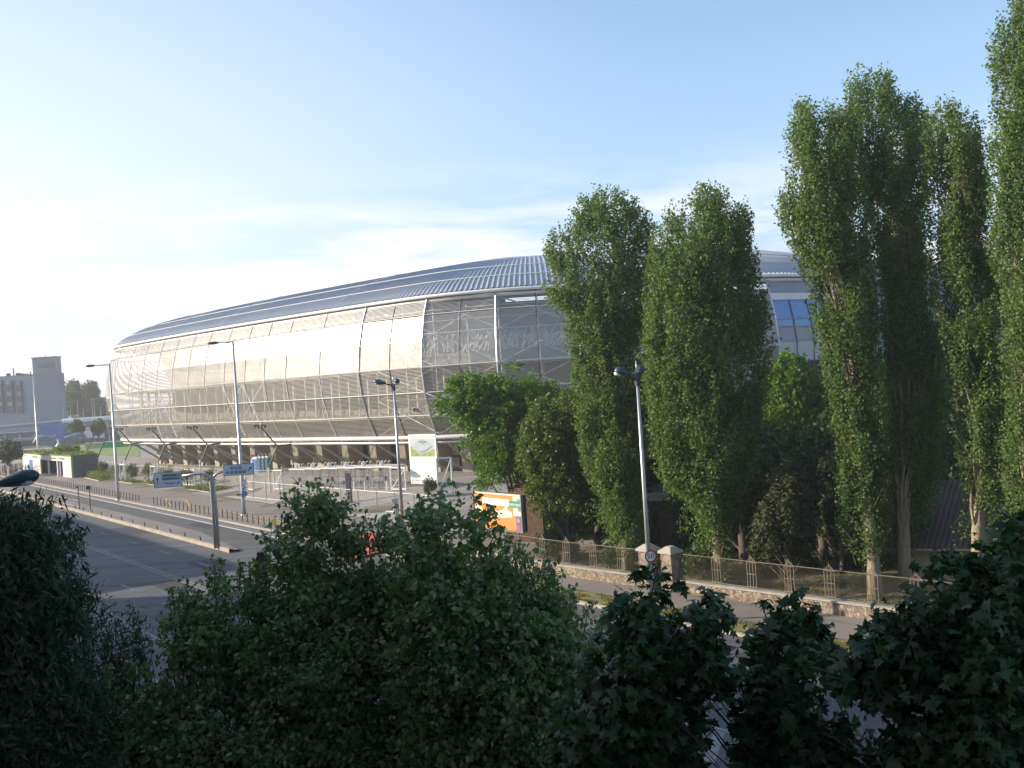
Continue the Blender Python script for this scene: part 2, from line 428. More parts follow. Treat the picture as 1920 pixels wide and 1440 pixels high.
m_black = M('sign_black', (0.02, 0.02, 0.03), 0.5, var=0.05)
m_signw = M('sign_white', (0.55, 0.60, 0.66), 0.4, var=0.03)
m_signg = M('sign_green', (0.015, 0.13, 0.11), 0.4, var=0.04)
m_signback = M('sign_back', (0.18, 0.2, 0.2), 0.5, 0.5)
m_orange = M('poster_orange', (0.72, 0.24, 0.05), 0.5, var=0.04)
m_yel = M('poster_yellow', (0.80, 0.62, 0.05), 0.5, var=0.05)
m_pgreen = M('poster_green', (0.03, 0.25, 0.12), 0.5, var=0.03)
m_ppurple = M('poster_purple', (0.13, 0.12, 0.26), 0.5, var=0.03)
m_ppink = M('poster_pink', (0.65, 0.06, 0.12), 0.5, var=0.03)
m_pcream = M('poster_cream', (0.78, 0.62, 0.50), 0.5, var=0.05)
m_poster = M('poster_white', (0.86, 0.86, 0.84), 0.5, var=0.02)
m_grnbanner = M('green_banner', (0.04, 0.30, 0.10), 0.6, var=0.05)
m_lawn = M('lawn', (0.14, 0.22, 0.03), 0.9, scale=0.5, var=0.2)
m_tealhead = M('teal_luminaire', (0.025, 0.055, 0.075), 0.35, 0.1, var=0.1)
m_lens = M('lamp_glass', (0.6, 0.58, 0.5), 0.2, var=0.05)
m_loob = M('cabin_blue', (0.12, 0.28, 0.55), 0.4, var=0.08)
m_loow = M('cabin_white', (0.6, 0.66, 0.75), 0.4, var=0.08)
m_loot = M('cabin_teal', (0.04, 0.38, 0.36), 0.4, var=0.08)
m_bronze = M('bronze', (0.17, 0.22, 0.28), 0.5, 0.3, var=0.3, scale=1.0)
m_soil = M('bed_soil', (0.09, 0.07, 0.05), 0.95)
m_glassd = M('window_glass', (0.04, 0.05, 0.06), 0.08, var=0.1, spec=1.0)
m_render = M('apartment_render', (0.42, 0.38, 0.31), 0.85, scale=0.3, var=0.12)
m_skin = M('skin', (0.42, 0.26, 0.18), 0.6, var=0.05)

L_pop = leafmat('poplar_leaves', (0.038, 0.084, 0.020), (0.165, 0.230, 0.075), 0.32, 0.6, 0.2)
L_loc = leafmat('locust_leaves', (0.035, 0.10, 0.008), (0.13, 0.22, 0.025), 0.38)
L_bush = leafmat('bushy_leaves', (0.04, 0.075, 0.010), (0.13, 0.165, 0.03), 0.32)
L_pine = leafmat('pine_needles', (0.028, 0.042, 0.012), (0.075, 0.082, 0.026), 0.1, 0.6)
L_back = leafmat('dark_leaves', (0.025, 0.055, 0.010), (0.07, 0.12, 0.026), 0.2, 0.6)
L_bright = leafmat('bright_leaves', (0.035, 0.095, 0.010), (0.13, 0.21, 0.028), 0.42)
L_lime = leafmat('lime_leaves', (0.036, 0.085, 0.020), (0.200, 0.270, 0.110), 0.30, 0.42, 0.6)
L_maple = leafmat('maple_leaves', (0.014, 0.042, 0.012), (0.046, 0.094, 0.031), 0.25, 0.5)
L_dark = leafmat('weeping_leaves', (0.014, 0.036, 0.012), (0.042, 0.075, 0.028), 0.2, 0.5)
L_far = leafmat('far_leaves', (0.05, 0.08, 0.03), (0.11, 0.15, 0.06), 0.2, 0.6)
L_small = leafmat('young_leaves', (0.05, 0.075, 0.03), (0.12, 0.15, 0.06), 0.25, 0.6)
L_grass = leafmat('bed_grass', (0.06, 0.10, 0.015), (0.20, 0.23, 0.05), 0.3, 0.7)
L_dry = leafmat('dry_blades', (0.10, 0.11, 0.03), (0.30, 0.26, 0.12), 0.3, 0.8)

# ------------------------------------------------------------------ object helpers
def tag(o, label=None, cat=None, group=None, kind=None):
    if label: o['label'] = label
    if cat: o['category'] = cat
    if group: o['group'] = group
    if kind: o['kind'] = kind
    return o
def empty(name, loc, label, cat, group=None, rz=0.0):
    o = bpy.data.objects.new(name, None)
    COL.objects.link(o)
    o.location = loc
    o.rotation_euler = (0, 0, rz)
    return tag(o, label, cat, group)
class MB:
    def __init__(s):
        s.v = []; s.f = []; s.mi = []; s.mats = []; s.uv = None
    def mid(s, m):
        if m not in s.mats: s.mats.append(m)
        return s.mats.index(m)
    def face(s, pts, m):
        b = len(s.v)
        s.v += [tuple(p) for p in pts]
        s.f.append(tuple(range(b, b + len(pts)))); s.mi.append(s.mid(m))
    def hexa(s, c, m):
        """8 corners: bottom 4 counterclockwise, top 4"""
        b = len(s.v); s.v += [tuple(p) for p in c]; k = s.mid(m)
        for q in ((3, 2, 1, 0), (4, 5, 6, 7), (0, 1, 5, 4), (1, 2, 6, 5), (2, 3, 7, 6), (3, 0, 4, 7)):
            s.f.append(tuple(b + i for i in q)); s.mi.append(k)
    def box(s, c, sx, sy, sz, m, ax=(1, 0, 0), top=1.0):
        """box centred at c (base centre z), axis ax horizontally for x"""
        a = Vector(ax).normalized(); b = Vector((-a.y, a.x, 0)); c = Vector(c)
        co = []
        for k, z in ((1.0, 0), (top, sz)):
            for i, j in ((-1, -1), (1, -1), (1, 1), (-1, 1)):
                co.append(c + a * (i * sx / 2 * k) + b * (j * sy / 2 * k) + Vector((0, 0, z)))
        s.hexa(co, m)
    def tube(s, pts, rad, m, n=8, caps=True):
        pts = [Vector(p) for p in pts]
        if not hasattr(rad, '__len__'): rad = [rad] * len(pts)
        b = len(s.v); k = s.mid(m); ref = None
        for i, p in enumerate(pts):
            d = (pts[min(i + 1, len(pts) - 1)] - pts[max(i - 1, 0)]).normalized()
            if ref is None:
                ref = Vector((1, 0, 0)) if abs(d.x) < 0.9 else Vector((0, 1, 0))
            a = (ref - d * ref.dot(d)).normalized(); ref = a
            c = d.cross(a)
            for j in range(n):
                th = 2 * math.pi * j / n
                s.v.append(tuple(p + (a * math.cos(th) + c * math.sin(th)) * rad[i]))
        for i in range(len(pts) - 1):
            for j in range(n):
                s.f.append((b + i * n + j, b + i * n + (j + 1) % n, b + (i + 1) * n + (j + 1) % n, b + (i + 1) * n + j)); s.mi.append(k)
        if caps:
            s.f.append(tuple(b + j for j in range(n))[::-1]); s.mi.append(k)
            e = b + (len(pts) - 1) * n
            s.f.append(tuple(e + j for j in range(n))); s.mi.append(k)
    def bar(s, p, q, w, m, n=4):
        s.tube([p, q], w / 2, m, n)
    def ball(s, c, r, m, n=10, sc=(1, 1, 1)):
        b = len(s.v); k = s.mid(m); c = Vector(c); h = n // 2 + 1
        for i in range(h + 1):
            ph = math.pi * i / h
            for j in range(n):
                th = 2 * math.pi * j / n
                s.v.append((c.x + r * sc[0] * math.sin(ph) * math.cos(th), c.y + r * sc[1] * math.sin(ph) * math.sin(th), c.z + r * sc[2] * math.cos(ph)))
        for i in range(h):
            for j in range(n):
                s.f.append((b + i * n + j, b + (i + 1) * n + j, b + (i + 1) * n + (j + 1) % n, b + i * n + (j + 1) % n)); s.mi.append(k)
    def build(s, name, parent=None, loc=None, smooth=False):
        me = bpy.data.meshes.new(name)
        o = bpy.data.objects.new(name, me)
        off = Vector((0, 0, 0))
        if parent is not None:
            o.parent = parent
            inv = parent_world(parent).inverted()
            vs = [tuple(inv @ Vector(p)) for p in s.v]
        elif loc is not None:
            o.location = loc; off = Vector(loc)
            vs = [tuple(Vector(p) - off) for p in s.v]
        else:
            vs = s.v
        me.from_pydata(vs, [], s.f)
        for m in s.mats: me.materials.append(m)
        me.polygons.foreach_set('material_index', s.mi)
        if smooth: me.polygons.foreach_set('use_smooth', [True] * len(s.f))
        me.update()
        COL.objects.link(o)
        return o
def parent_world(p):
    mt = Matrix.LocRotScale(p.location, p.rotation_euler, None)
    while p.parent is not None:
        p = p.parent
        mt = Matrix.LocRotScale(p.location, p.rotation_euler, None) @ mt
    return mt
def one(name, mb, label, cat, group=None, loc=None, kind=None, smooth=False):
    return tag(mb.build(name, None, loc, smooth), label, cat, group, kind)
def structure(name, mb, label=None):
    o = mb.build(name); o['kind'] = 'structure'
    if label: o['label'] = label
    return o
def kids(o): return [c for c in bpy.data.objects if c.parent == o]
def copy_tree(o, parent=None, children=None):
    children = children if children is not None else {}
    c = o.copy(); COL.objects.link(c); c.parent = parent
    for ch in [x for x in list(bpy.data.objects) if x.parent == o]:
        copy_tree(ch, c)
    return c
def text_mesh(name, body, size, mat, origin, xdir, ydir, parent, center=True, ext=0.004):
    cu = bpy.data.curves.new(name, 'FONT')
    cu.body = body; cu.size = size; cu.extrude = ext
    cu.align_x = 'CENTER' if center else 'LEFT'; cu.align_y = 'CENTER'
    cu.resolution_u = 3
    to = bpy.data.objects.new(name + '_c', cu)
    COL.objects.link(to)
    dg = bpy.context.evaluated_depsgraph_get()
    me = bpy.data.meshes.new_from_object(to.evaluated_get(dg))
    bpy.data.objects.remove(to); bpy.data.curves.remove(cu)
    x = Vector(xdir).normalized(); y = Vector(ydir).normalized(); z = x.cross(y)
    mt = Matrix((x, y, z)).transposed().to_4x4(); mt.translation = Vector(origin)
    me.transform(parent_world(parent).inverted() @ mt)
    me.materials.clear(); me.materials.append(mat)
    o = bpy.data.objects.new(name, me); o.parent = parent
    COL.objects.link(o)
    return o

def flatpoly(mb, pts, z, m):
    mb.face([(p[0], p[1], z) for p in pts], m)
def strip(mb, a, b, z, m):
    """two polylines of (x,y) -> quads"""
    for i in range(len(a) - 1):
        mb.face([(a[i][0], a[i][1], z), (b[i][0], b[i][1], z), (b[i + 1][0], b[i + 1][1], z), (a[i + 1][0], a[i + 1][1], z)], m)

# slight bend of the kerbs, pavement and wall on the stadium side near the viewer
def bend(t): return 0.0966 * max(0.0, 47 - t) * (0.55 if t < 47 else 0)
def dw(t): return 37.6 + 0.0966 * max(0.0, 47.2 - t)

m_gutter = M('gutter_concrete', (0.17, 0.165, 0.155), 0.9, scale=1.0, var=0.2)
# ------------------------------------------------------------------ ground
mb = MB()
xs = [-3000, -1200, -600] + list(np.linspace(-300, 300, 61)) + [600, 1200, 3000]
ys = [-300, -60] + list(np.linspace(0, 300, 46)) + [400, 700, 1500, 4500]
base = {}
for j, y in enumerate(ys):
    for i, x in enumerate(xs):
        base[i, j] = len(mb.v); mb.v.append((float(x), float(y), gz(x, y) * 1.0 - 0.03 if abs(x) < 400 and y < 420 else -0.03 + 1.15 * (0.8 * x + 0.6 * y > 56 and y > 104)))
for j in range(len(ys) - 1):
    for i in range(len(xs) - 1):
        mb.f.append((base[i, j], base[i + 1, j], base[i + 1, j + 1], base[i, j + 1])); mb.mi.append(mb.mid(m_ground))
structure('ground', mb)

T0, T1 = -60.0, 330.0
def line(d, ts=(T0, T1), bnd=0.0):
    out = []
    n = max(2, int((ts[1] - ts[0]) / 5) + 1)
    for t in np.linspace(ts[0], ts[1], n):
        p = td(t, d + bend(t) * bnd); out.append((p.x, p.y))
    return out
mb = MB(); strip(mb, line(11.0), line(35.3, bnd=0.45), 0.0, m_road); structure('road', mb)
mb = MB(); strip(mb, line(31.0, (78, T1)), line(34.9, (78, T1)), 0.006, m_lane); structure('bus_lane', mb)
# near pavement
def slab(mb, la, lb, z0, z1, mtop, mside):
    strip(mb, la, lb, z1, mtop)
    for l, s in ((la, 1), (lb, -1)):
        for i in range(len(l) - 1):
            q = [(l[i][0], l[i][1], z0), (l[i + 1][0], l[i + 1][1], z0), (l[i + 1][0], l[i + 1][1], z1), (l[i][0], l[i][1], z1)]
            mb.face(q if s < 0 else q[::-1], mside)
mb = MB(); slab(mb, line(-1.5), line(10.8), -0.02, 0.12, m_pave, m_kerb); structure('near_pavement', mb)
mb = MB(); slab(mb, line(10.8), line(11.05), -0.02, 0.14, m_kerb, m_kerb); structure('near_kerb', mb)
# far pavement (left part) and plaza
mb = MB()
slab(mb, line(35.55, (52, T1)), line(43.6, (52, T1)), -0.02, 0.12, m_pave, m_kerb); structure('pavement', mb)
mb = MB(); slab(mb, line(35.3, (52, T1)), line(35.55, (52, T1)), -0.02, 0.15, m_kerb, m_kerb)
slab(mb, line(33.6, (T0, 52), 0.45), line(33.8, (T0, 52), 0.45), -0.02, 0.14, m_kerb, m_kerb); structure('kerb', mb)
mb = MB(); strip(mb, line(33.8, (T0, 52), 0.45), line(35.6, (T0, 52), 0.45), 0.11, m_drygrass); structure('verge', mb)
mb = MB(); strip(mb, line(35.6, (T0, 52), 0.45), [(td(t, dw(t) + 0.1).x, td(t, dw(t) + 0.1).y) for t in np.linspace(T0, 52, int(112 / 5) + 1)], 0.124, m_pave); structure('footpath', mb)
# plaza follows the rise towards the stadium
mb = MB(); nt_, nd_ = 60, 24
idx = {}
for i, t in enumerate(np.linspace(52, 330, nt_)):
    for j, d in enumerate(np.linspace(43.6, 210, nd_) if True else []):
        d = 43.6 + (d - 43.6) ** 1.5 / (166.4 ** 0.5)
        p = td(t, d); idx[i, j] = len(mb.v); mb.v.append((p.x, p.y, gz(p.x, p.y) + 0.12))
for i in range(nt_ - 1):
    for j in range(nd_ - 1):
        mb.f.append((idx[i, j], idx[i, j + 1], idx[i + 1, j + 1], idx[i + 1, j])); mb.mi.append(mb.mid(m_plaza))
structure('plaza', mb)
mb = MB(); strip(mb, [(td(t, 43.7).x, td(t, 43.7).y) for t in (76, 100, 118)], [(td(t, 46.6).x, td(t, 46.6).y) for t in (76, 100, 118)], 0.235, m_plaza2)
structure('pale_paving', mb)
# park ground behind the stone wall
mb = MB()
strip(mb, [(td(t, dw(t) + 0.2).x, td(t, dw(t) + 0.2).y) for t in np.linspace(T0, 52, 24)], [(td(t, 100).x, td(t, 100).y) for t in np.linspace(T0, 52, 24)], 0.13, m_park)
structure('park_ground', mb)
# median island
mb = MB()
la = [(28.55, 76.5), (28.6, 90), (28.6, 140), (28.6, T1)]
lb = [(29.2, 76.0), (31.0, 90), (31.0, 140), (31.0, T1)]
A = [td(t, d) for d, t in la]; B = [td(t, d) for d, t in lb]
slab(mb, [(p.x, p.y) for p in A], [(p.x, p.y) for p in B], -0.02, 0.16, m_pave, m_kerb)
structure('median_island', mb)
mb = MB()
slab(mb, line(28.35, (76, T1)), line(28.6, (76, T1)), -0.02, 0.30, m_kerb, m_kerb); structure('median_kerb', mb)
# markings
mb = MB()
def seg(t0, t1, d, w, m=m_paintw, z=0.010, bnd=0.0):
    strip(mb, line(d - w / 2, (t0, t1), bnd), line(d + w / 2, (t0, t1), bnd), z, m)
seg(-60, 300, 21.65, 0.13); seg(-60, 300, 21.98, 0.13, z=0.011)
seg(-60, 300, 15.4, 0.16)
for t in np.arange(-50, 250, 9.0):
    seg(t, t + 3, 18.5, 0.14); seg(t + 4, t + 7, 25.1, 0.14)
    if t < 70: seg(t + 2, t + 5, 29.6, 0.14, bnd=0.2)
for t in np.arange(52, 80, 0.9):
    a, b_ = td(t, 15.3), td(t - 1.2, 13.0)
    mb.face([(a.x, a.y, 0.012), (b_.x, b_.y, 0.012), (b_.x + U.x * .3, b_.y + U.y * .3, 0.012), (a.x + U.x * .3, a.y + U.y * .3, 0.012)], m_paintw)
seg(30, 82, 12.9, 0.16)
for t in np.arange(8, 34, 1.6):
    a, b_ = td(t, 24.6), td(t - 1.5, 22.4)
    mb.face([(a.x, a.y, 0.012), (b_.x, b_.y, 0.012), (b_.x + U.x * .45, b_.y + U.y * .45, 0.012), (a.x + U.x * .45, a.y + U.y * .45, 0.012)], m_paintw)
seg(0, 40, 24.75, 0.16, m_paintw, 0.014)
seg(78, 210, 34.05, 0.28, m_paint, 0.016); seg(80, 200, 34.6, 0.55, m_gutter, 0.014)
structure('road_markings', mb)
m_patch = M('asphalt_patch', (0.035, 0.036, 0.040), 0.8, scale=2.0, var=0.25)
m_tar = M('tar_seam', (0.018, 0.018, 0.020), 0.5, scale=2.0, var=0.2)
m_iron = M('manhole_iron', (0.06, 0.055, 0.05), 0.5, 0.6, var=0.3, scale=5)
mb = MB()
rgw = np.random.default_rng(77)
for (t_, d_, lt, ld) in ((63, 19.9, 5.5, 1.6), (96, 26.6, 7, 2.2), (70, 24.4, 4.5, 2.6), (52, 16.8, 6, 1.2), (112, 20.0, 9, 2.4), (41, 29.2, 7, 2.1), (31, 27.4, 5, 1.5), (84, 17.2, 3.5, 1.8), (92, 32.4, 6, 1.3), (22, 31.5, 6, 1.4)):
    a, b_ = td(t_, d_), td(t_ + lt, d_ + ld)
    c1_, c2_ = td(t_ + lt, d_ - rgw.uniform(-.1, .1)), td(t_ - rgw.uniform(0, .4), d_ + ld)
    mb.face([(a.x, a.y, 0.008), (c1_.x, c1_.y, 0.008), (b_.x, b_.y, 0.008), (c2_.x, c2_.y, 0.008)][::-1], m_patch)
def seam(pts_td, w=0.05):
    for (t0_, d0_), (t1_, d1_) in zip(pts_td[:-1], pts_td[1:]):
        a, b_ = td(t0_, d0_), td(t1_, d1_); dd_ = (b_ - a).normalized(); s_ = Vector((-dd_.y, dd_.x, 0)) * w / 2
        mb.face([(a - s_)[:2] + (0.0095,), (b_ - s_)[:2] + (0.0095,), (b_ + s_)[:2] + (0.0095,), (a + s_)[:2] + (0.0095,)][::-1], m_tar)
for d_ in (16.9, 20.2, 23.6, 26.9):
    pts_ = [(t_, d_ + rgw.normal() * 0.05) for t_ in np.arange(10, 150, 2.0)]
    seam(pts_, 0.045)
for t_ in (38, 47.5, 58, 66, 74.5, 86, 97, 109, 124):
    pts_ = [(t_ + rgw.normal() * 0.25, d_) for d_ in np.arange(15, 28.3, 0.9)]
    seam(pts_, 0.05)
for (t_, d_) in ((60, 23.0), (81, 19.6), (102, 24.6), (44, 28.6), (33, 30.6), (118, 17.2)):
    c_ = td(t_, d_); mb.face([(c_.x + .36 * math.cos(q), c_.y + .36 * math.sin(q), 0.011) for q in np.linspace(0, 2 * math.pi, 18)[:-1]], m_iron)
structure('road_wear', mb)
# red painted cycle crossing with yellow dashes, and the yellow line behind the bollards
mb = MB()
pts = [G(610, 1012), G(705, 1002), G(740, 1030), G(660, 1052)]
flatpoly(mb, pts, 0.13, m_redp)
structure('cycle_crossing', mb)
mb = MB()
def pxline(pxs, w, z, m):
    c = [G(*p) for p in pxs]
    for i in range(len(c) - 1):
        dirv = (c[i + 1] - c[i]).normalized(); s = Vector((-dirv.y, dirv.x, 0)) * w / 2
        mb.face([(c[i] - s)[:2] + (z,), (c[i] + s)[:2] + (z,), (c[i + 1] + s)[:2] + (z,), (c[i + 1] - s)[:2] + (z,)], m)
pxline([(310, 936), (318, 947), (322, 952), (370, 958), (430, 968), (520, 985), (600, 1003), (650, 1012)], 0.14, 0.128, m_yellowp)
pxline([(326, 936), (342, 937), (350, 941), (354, 949), (358, 952), (430, 962), (520, 978), (600, 995)], 0.14, 0.1285, m_yellowp)
structure('yellow_marking', mb)

# ------------------------------------------------------------------ stadium
def catmull(pts, k):
    out = []
    n = len(pts)
    for i in range(n - 1):
        p0 = pts[max(i - 1, 0)]; p1 = pts[i]; p2 = pts[i + 1]; p3 = pts[min(i + 2, n - 1)]
        for j in range(k):
            t = j / k
            out.append(0.5 * ((2 * p1) + (p2 - p0) * t + (2 * p0 - 5 * p1 + 4 * p2 - p3) * t * t + (3 * p1 - p0 - 3 * p2 + p3) * t ** 3))
    out.append(pts[-1])
    return out
left_px = [257, 282, 310, 339, 369, 400, 437, 475, 512, 552, 615, 699]
A0, A1 = Vector((-67.5, 174.2, 0)), Vector((-17.3, 123.2, 0))
def on_line_px(px):
    """point of the gently curved left front whose picture column at eave height is px"""
    best = None
    for s in np.linspace(0, 1.0, 600):
        p = A0.lerp(A1, float(s)) + Vector((-0.71, -0.70, 0)) * (1.2 * 4 * s * (1 - s))
        q = proj((p.x, p.y, 22.3))[0]
        if best is None or abs(q - px) < best[0]: best = (abs(q - px), p)
    return best[1]
near = [Vector((-62.0, 206, 0)), Vector((-68.5, 196, 0)), Vector((-71.5, 187, 0)), Vector((-71.2, 180, 0)), A0.copy()]
near += [on_line_px(x) for x in left_px]
near += [Vector(p + (0,)) for p in ((-9.3, 117.0), (-1.2, 114.3), (7.9, 114.4), (18, 114.6), (31.2, 118.3), (37.8, 122.4))]
k0 = len(near) - 2
near[-2] = Vector((30.6, 117.9, 0))
for q in range(1, 10): near.append(Vector((37.8 + 8.6 * q, 122.4 + 8.35 * q, 0)))
near += [Vector((121, 207, 0)), Vector((125, 217, 0)), Vector((124, 227, 0))]
Cc = (near[0] + near[-1]) / 2
far = [2 * Cc - p for p in near[1:-1]]
ring = near + [2 * Cc - near[0] - (near[-1] - near[-1])][0:0] + far
# outward normals on a closed ring
def normals(r):
    out = []
    n = len(r)
    for i in range(n):
        d = (r[(i + 1) % n] - r[i - 1]); nn = Vector((-d.y, d.x, 0)).normalized()
        if nn.dot(r[i] - Cc) < 0: nn = -nn
        out.append(nn)
    return out
RN = normals(ring)
NN = len(near)
stad = empty('stadium', (20, 150, 1.1), 'large silver louvred football stadium with bulging skin and curved metal roof', 'stadium')
stad.location = (0, 0, 0)
prof = [(22.3, 0.0), (20.35, 0.85), (17.3, 1.65), (14.25, 2.05), (11.3, 1.7), (8.6, 0.9), (6.15, -0.2)]
def fp(i, k, inset=0.0):
    z, o = prof[k]
    p = ring[i] + RN[i] * (o - inset); return Vector((p.x, p.y, z))
bandmat = [s_top, s_hi, s_hi, s_low, s_low, s_low]
GL = k0 - 0   # first glazed module on the right front
for i in range(NN - 1):
    glazed = GL <= i < NN - 4
    if glazed: continue
    mb = MB()
    # flat facets: each module is planar between its two edges
    for k in range(6):
        mb.face([fp(i + 1, k), fp(i, k), fp(i, k + 1), fp(i + 1, k + 1)], bandmat[k])
    mb.build('facade_panel', stad)
# far side of the ring (closed skin, seen only through the opening)
mb = MB()
for i in range(NN - 1, len(ring)):
    j = (i + 1) % len(ring)
    mb.face([fp(j, 0), fp(i, 0), fp(i, 6), fp(j, 6)], s_hi)
mb.build('rear_facade', stad)
# framing of the skin
for i in range(NN):
    if GL < i < NN - 3: continue
    mb = MB()
    w = 0.20 if i >= 16 else 0.09
    mm = m_steel if i >= 16 else m_white
    mb.tube([fp(i, k, -0.06) for k in range(7)], w / 2, mm, 4)
    mb.build('mullion', stad)
for i in range(NN - 1):
    if GL <= i < NN - 4: continue
    if i >= 16:   # dark thin joint in the middle of the broad modules
        mb = MB()
        mb.tube([(fp(i, k, -0.03) + fp(i + 1, k, -0.03)) / 2 for k in range(7)], 0.045, m_dark, 4)
        mb.build('panel_joint', stad)
for k in (1, 3, 4, 5):
    mb = MB()
    mb.tube([fp(i, k, -0.07) for i in range(GL + 1)], 0.07, m_offwhite, 4)
    mb.build('skin_rail', stad)
# eave gutter and lower ring beam
for nm, zz, off, r, mm in (('gutter', 22.5, 0.25, 0.21, m_white), ('eave_beam', 22.0, -0.1, 0.22, m_offwhite), ('ring_beam', 5.95, -0.15, 0.27, m_offwhite), ('ring_beam', 5.35, -0.5, 0.2, m_steel)):
    mb = MB()
    cl = catmull(near, 3)
    cn = []
    for i, p in enumerate(cl):
        d = cl[min(i + 1, len(cl) - 1)] - cl[max(i - 1, 0)]; n_ = Vector((-d.y, d.x, 0)).normalized()
        if n_.dot(p - Cc) < 0: n_ = -n_
        q = p + n_ * off; cn.append((q.x, q.y, zz))
    mb.tube(cn, r, mm, 8)
    mb.build(nm, stad, smooth=True)
# roof
rp = [(0.0, 22.75), (1.2, 23.7), (3.0, 24.7), (5.5, 25.75), (9.0, 26.8), (13.0, 27.6), (18.0, 28.2), (24.0, 28.55), (31.0, 28.6)]
dense = []
cl = catmull(near, 8)
L = [0.0]
for i in range(1, len(cl)): L.append(L[-1] + (cl[i] - cl[i - 1]).length)
nseg = int(L[-1] / 0.16)
xs_ = np.interp(np.linspace(0, L[-1], nseg + 1), L, [p.x for p in cl]); ys_ = np.interp(np.linspace(0, L[-1], nseg + 1), L, [p.y for p in cl])
# smooth the plan so ribs stay even
ker = np.ones(31) / 31
xs2 = np.convolve(np.pad(xs_, 15, mode='edge'), ker, 'valid'); ys2 = np.convolve(np.pad(ys_, 15, mode='edge'), ker, 'valid')
dx = np.gradient(np.convolve(np.pad(xs2, 40, mode='edge'), np.ones(81) / 81, 'valid')); dy = np.gradient(np.convolve(np.pad(ys2, 40, mode='edge'), np.ones(81) / 81, 'valid'))
ln = np.hypot(dx, dy); nx, ny = -dy / ln, dx / ln
sg = np.sign(nx * (xs2 - Cc.x) + ny * (ys2 - Cc.y)); nx *= sg; ny *= sg
rp2 = []
for a, b in zip(rp[:-1], rp[1:]):
    rp2 += [a, ((a[0] + b[0]) / 2, (a[1] + b[1]) / 2 + 0.06)]
rp2.append(rp[-1])
V = []; Fq = []
nr = len(rp2)
for i in range(nseg + 1):
    rib = 0.13 * (1.0 if i % 4 == 0 else (0.45 if i % 2 == 0 else 0.0)) if True else 0
    rib = (0.16, 0.05, 0.0, 0.05)[i % 4]
    for (ins, z) in rp2:
        V.append((xs2[i] - nx[i] * ins, ys2[i] - ny[i] * ins, z + rib))
for i in range(nseg):
    for j in range(nr - 1):
        Fq.append((i * nr + j, i * nr + j + 1, (i + 1) * nr + j + 1, (i + 1) * nr + j))
mb = MB(); mb.v = V; mb.f = Fq; mb.mi = [mb.mid(m_roof)] * len(Fq)
roof = mb.build('roof', stad)
# roof seams: three pale lines along, cross ribs every few modules
mb = MB()
for (ins, z) in (rp2[3], rp2[6], rp2[9], rp2[12]):
    mb.tube([(xs2[i] - nx[i] * ins, ys2[i] - ny[i] * ins, z + 0.17) for i in range(0, nseg, 14)], 0.05, m_white, 4)
for f_ in (0.125, 0.17, 0.235, 0.33, 0.45):
    i = int(nseg * f_)
    mb.tube([(xs2[i] - nx[i] * ins, ys2[i] - ny[i] * ins, z + 0.17) for ins, z in rp2], 0.07, m_white, 4)
mb.build('roof_seams', stad)
mb = MB()
mb.tube([(xs2[i] - nx[i] * 31.2, ys2[i] - ny[i] * 31.2, 28.65) for i in range(0, nseg, 20)], 0.5, m_white, 6)
mb.build('roof_rim', stad)
mb = MB()
for i in range(0, nseg - 20, 20):   # soffit
    j = i + 20
    q = []
    for kx, ins, z in ((i, 1.0, 21.6), (j, 1.0, 21.6), (j, 31, 27.6), (i, 31, 27.6)):
        q.append((xs2[kx] - nx[kx] * ins, ys2[kx] - ny[kx] * ins, z))
    mb.face(q, m_rooflo)
mb.build('roof_soffit', stad)
# far half of roof
mb = MB()
fr = [ring[NN - 1]] + far + [ring[0]]
for i in range(len(fr) - 1):
    for a, b in zip(rp[:-1], rp[1:]):
        n1 = (Cc - fr[i]).normalized(); n2 = (Cc - fr[i + 1]).normalized()
        p = [fr[i] + n1 * a[0], fr[i + 1] + n2 * a[0], fr[i + 1] + n2 * b[0], fr[i] + n1 * b[0]]
        mb.face([(p[0].x, p[0].y, a[1]), (p[1].x, p[1].y, a[1]), (p[2].x, p[2].y, b[1]), (p[3].x, p[3].y, b[1])], m_roof)
mb.build('rear_roof', stad)
# interior behind the screens: concrete bowl, galleries, columns, bracing
def ins_pt(i, ins, z):
    p = ring[i] - RN[i] * ins; return Vector((p.x, p.y, z))
mb = MB()
for i in range(NN - 1):
    mb.face([ins_pt(i + 1, 9.5, 14.0), ins_pt(i, 9.5, 14.0), ins_pt(i, 6.8, 21.6 if i > 17 else 23.0), ins_pt(i + 1, 6.8, 21.6 if i > 17 else 23.0)], m_conc_in)
    mb.face([ins_pt(i + 1, 10.5, 1.0), ins_pt(i, 10.5, 1.0), ins_pt(i, 10.5, 8.0), ins_pt(i + 1, 10.5, 8.0)], m_cream)
    mb.face([ins_pt(i + 1, 8.6, 8.6), ins_pt(i, 8.6, 8.6), ins_pt(i, 9.5, 14.0), ins_pt(i + 1, 9.5, 14.0)], m_conc_in)
    a = 3.35; b = 3.75
    mb.face([ins_pt(i + 1, 10.44, 2.6), ins_pt(i, 10.44, 2.6), ins_pt(i, 10.44, 2.9), ins_pt(i + 1, 10.44, 2.9)], m_teal)
mb.build('bowl_wall', stad)
mb = MB()
for i in range(NN - 1):
    for z, t in ((8.25, 0.45), (14.0, 0.4)):
        a0, a1 = ins_pt(i, 1.2, z), ins_pt(i + 1, 1.2, z); b0, b1 = ins_pt(i, 11, z), ins_pt(i + 1, 11, z)
        dz = Vector((0, 0, t))
        mb.hexa([a0, a1, b1, b0, a0 + dz, a1 + dz, b1 + dz, b0 + dz], m_conc)
mb.build('gallery_floor', stad)
mb = MB()
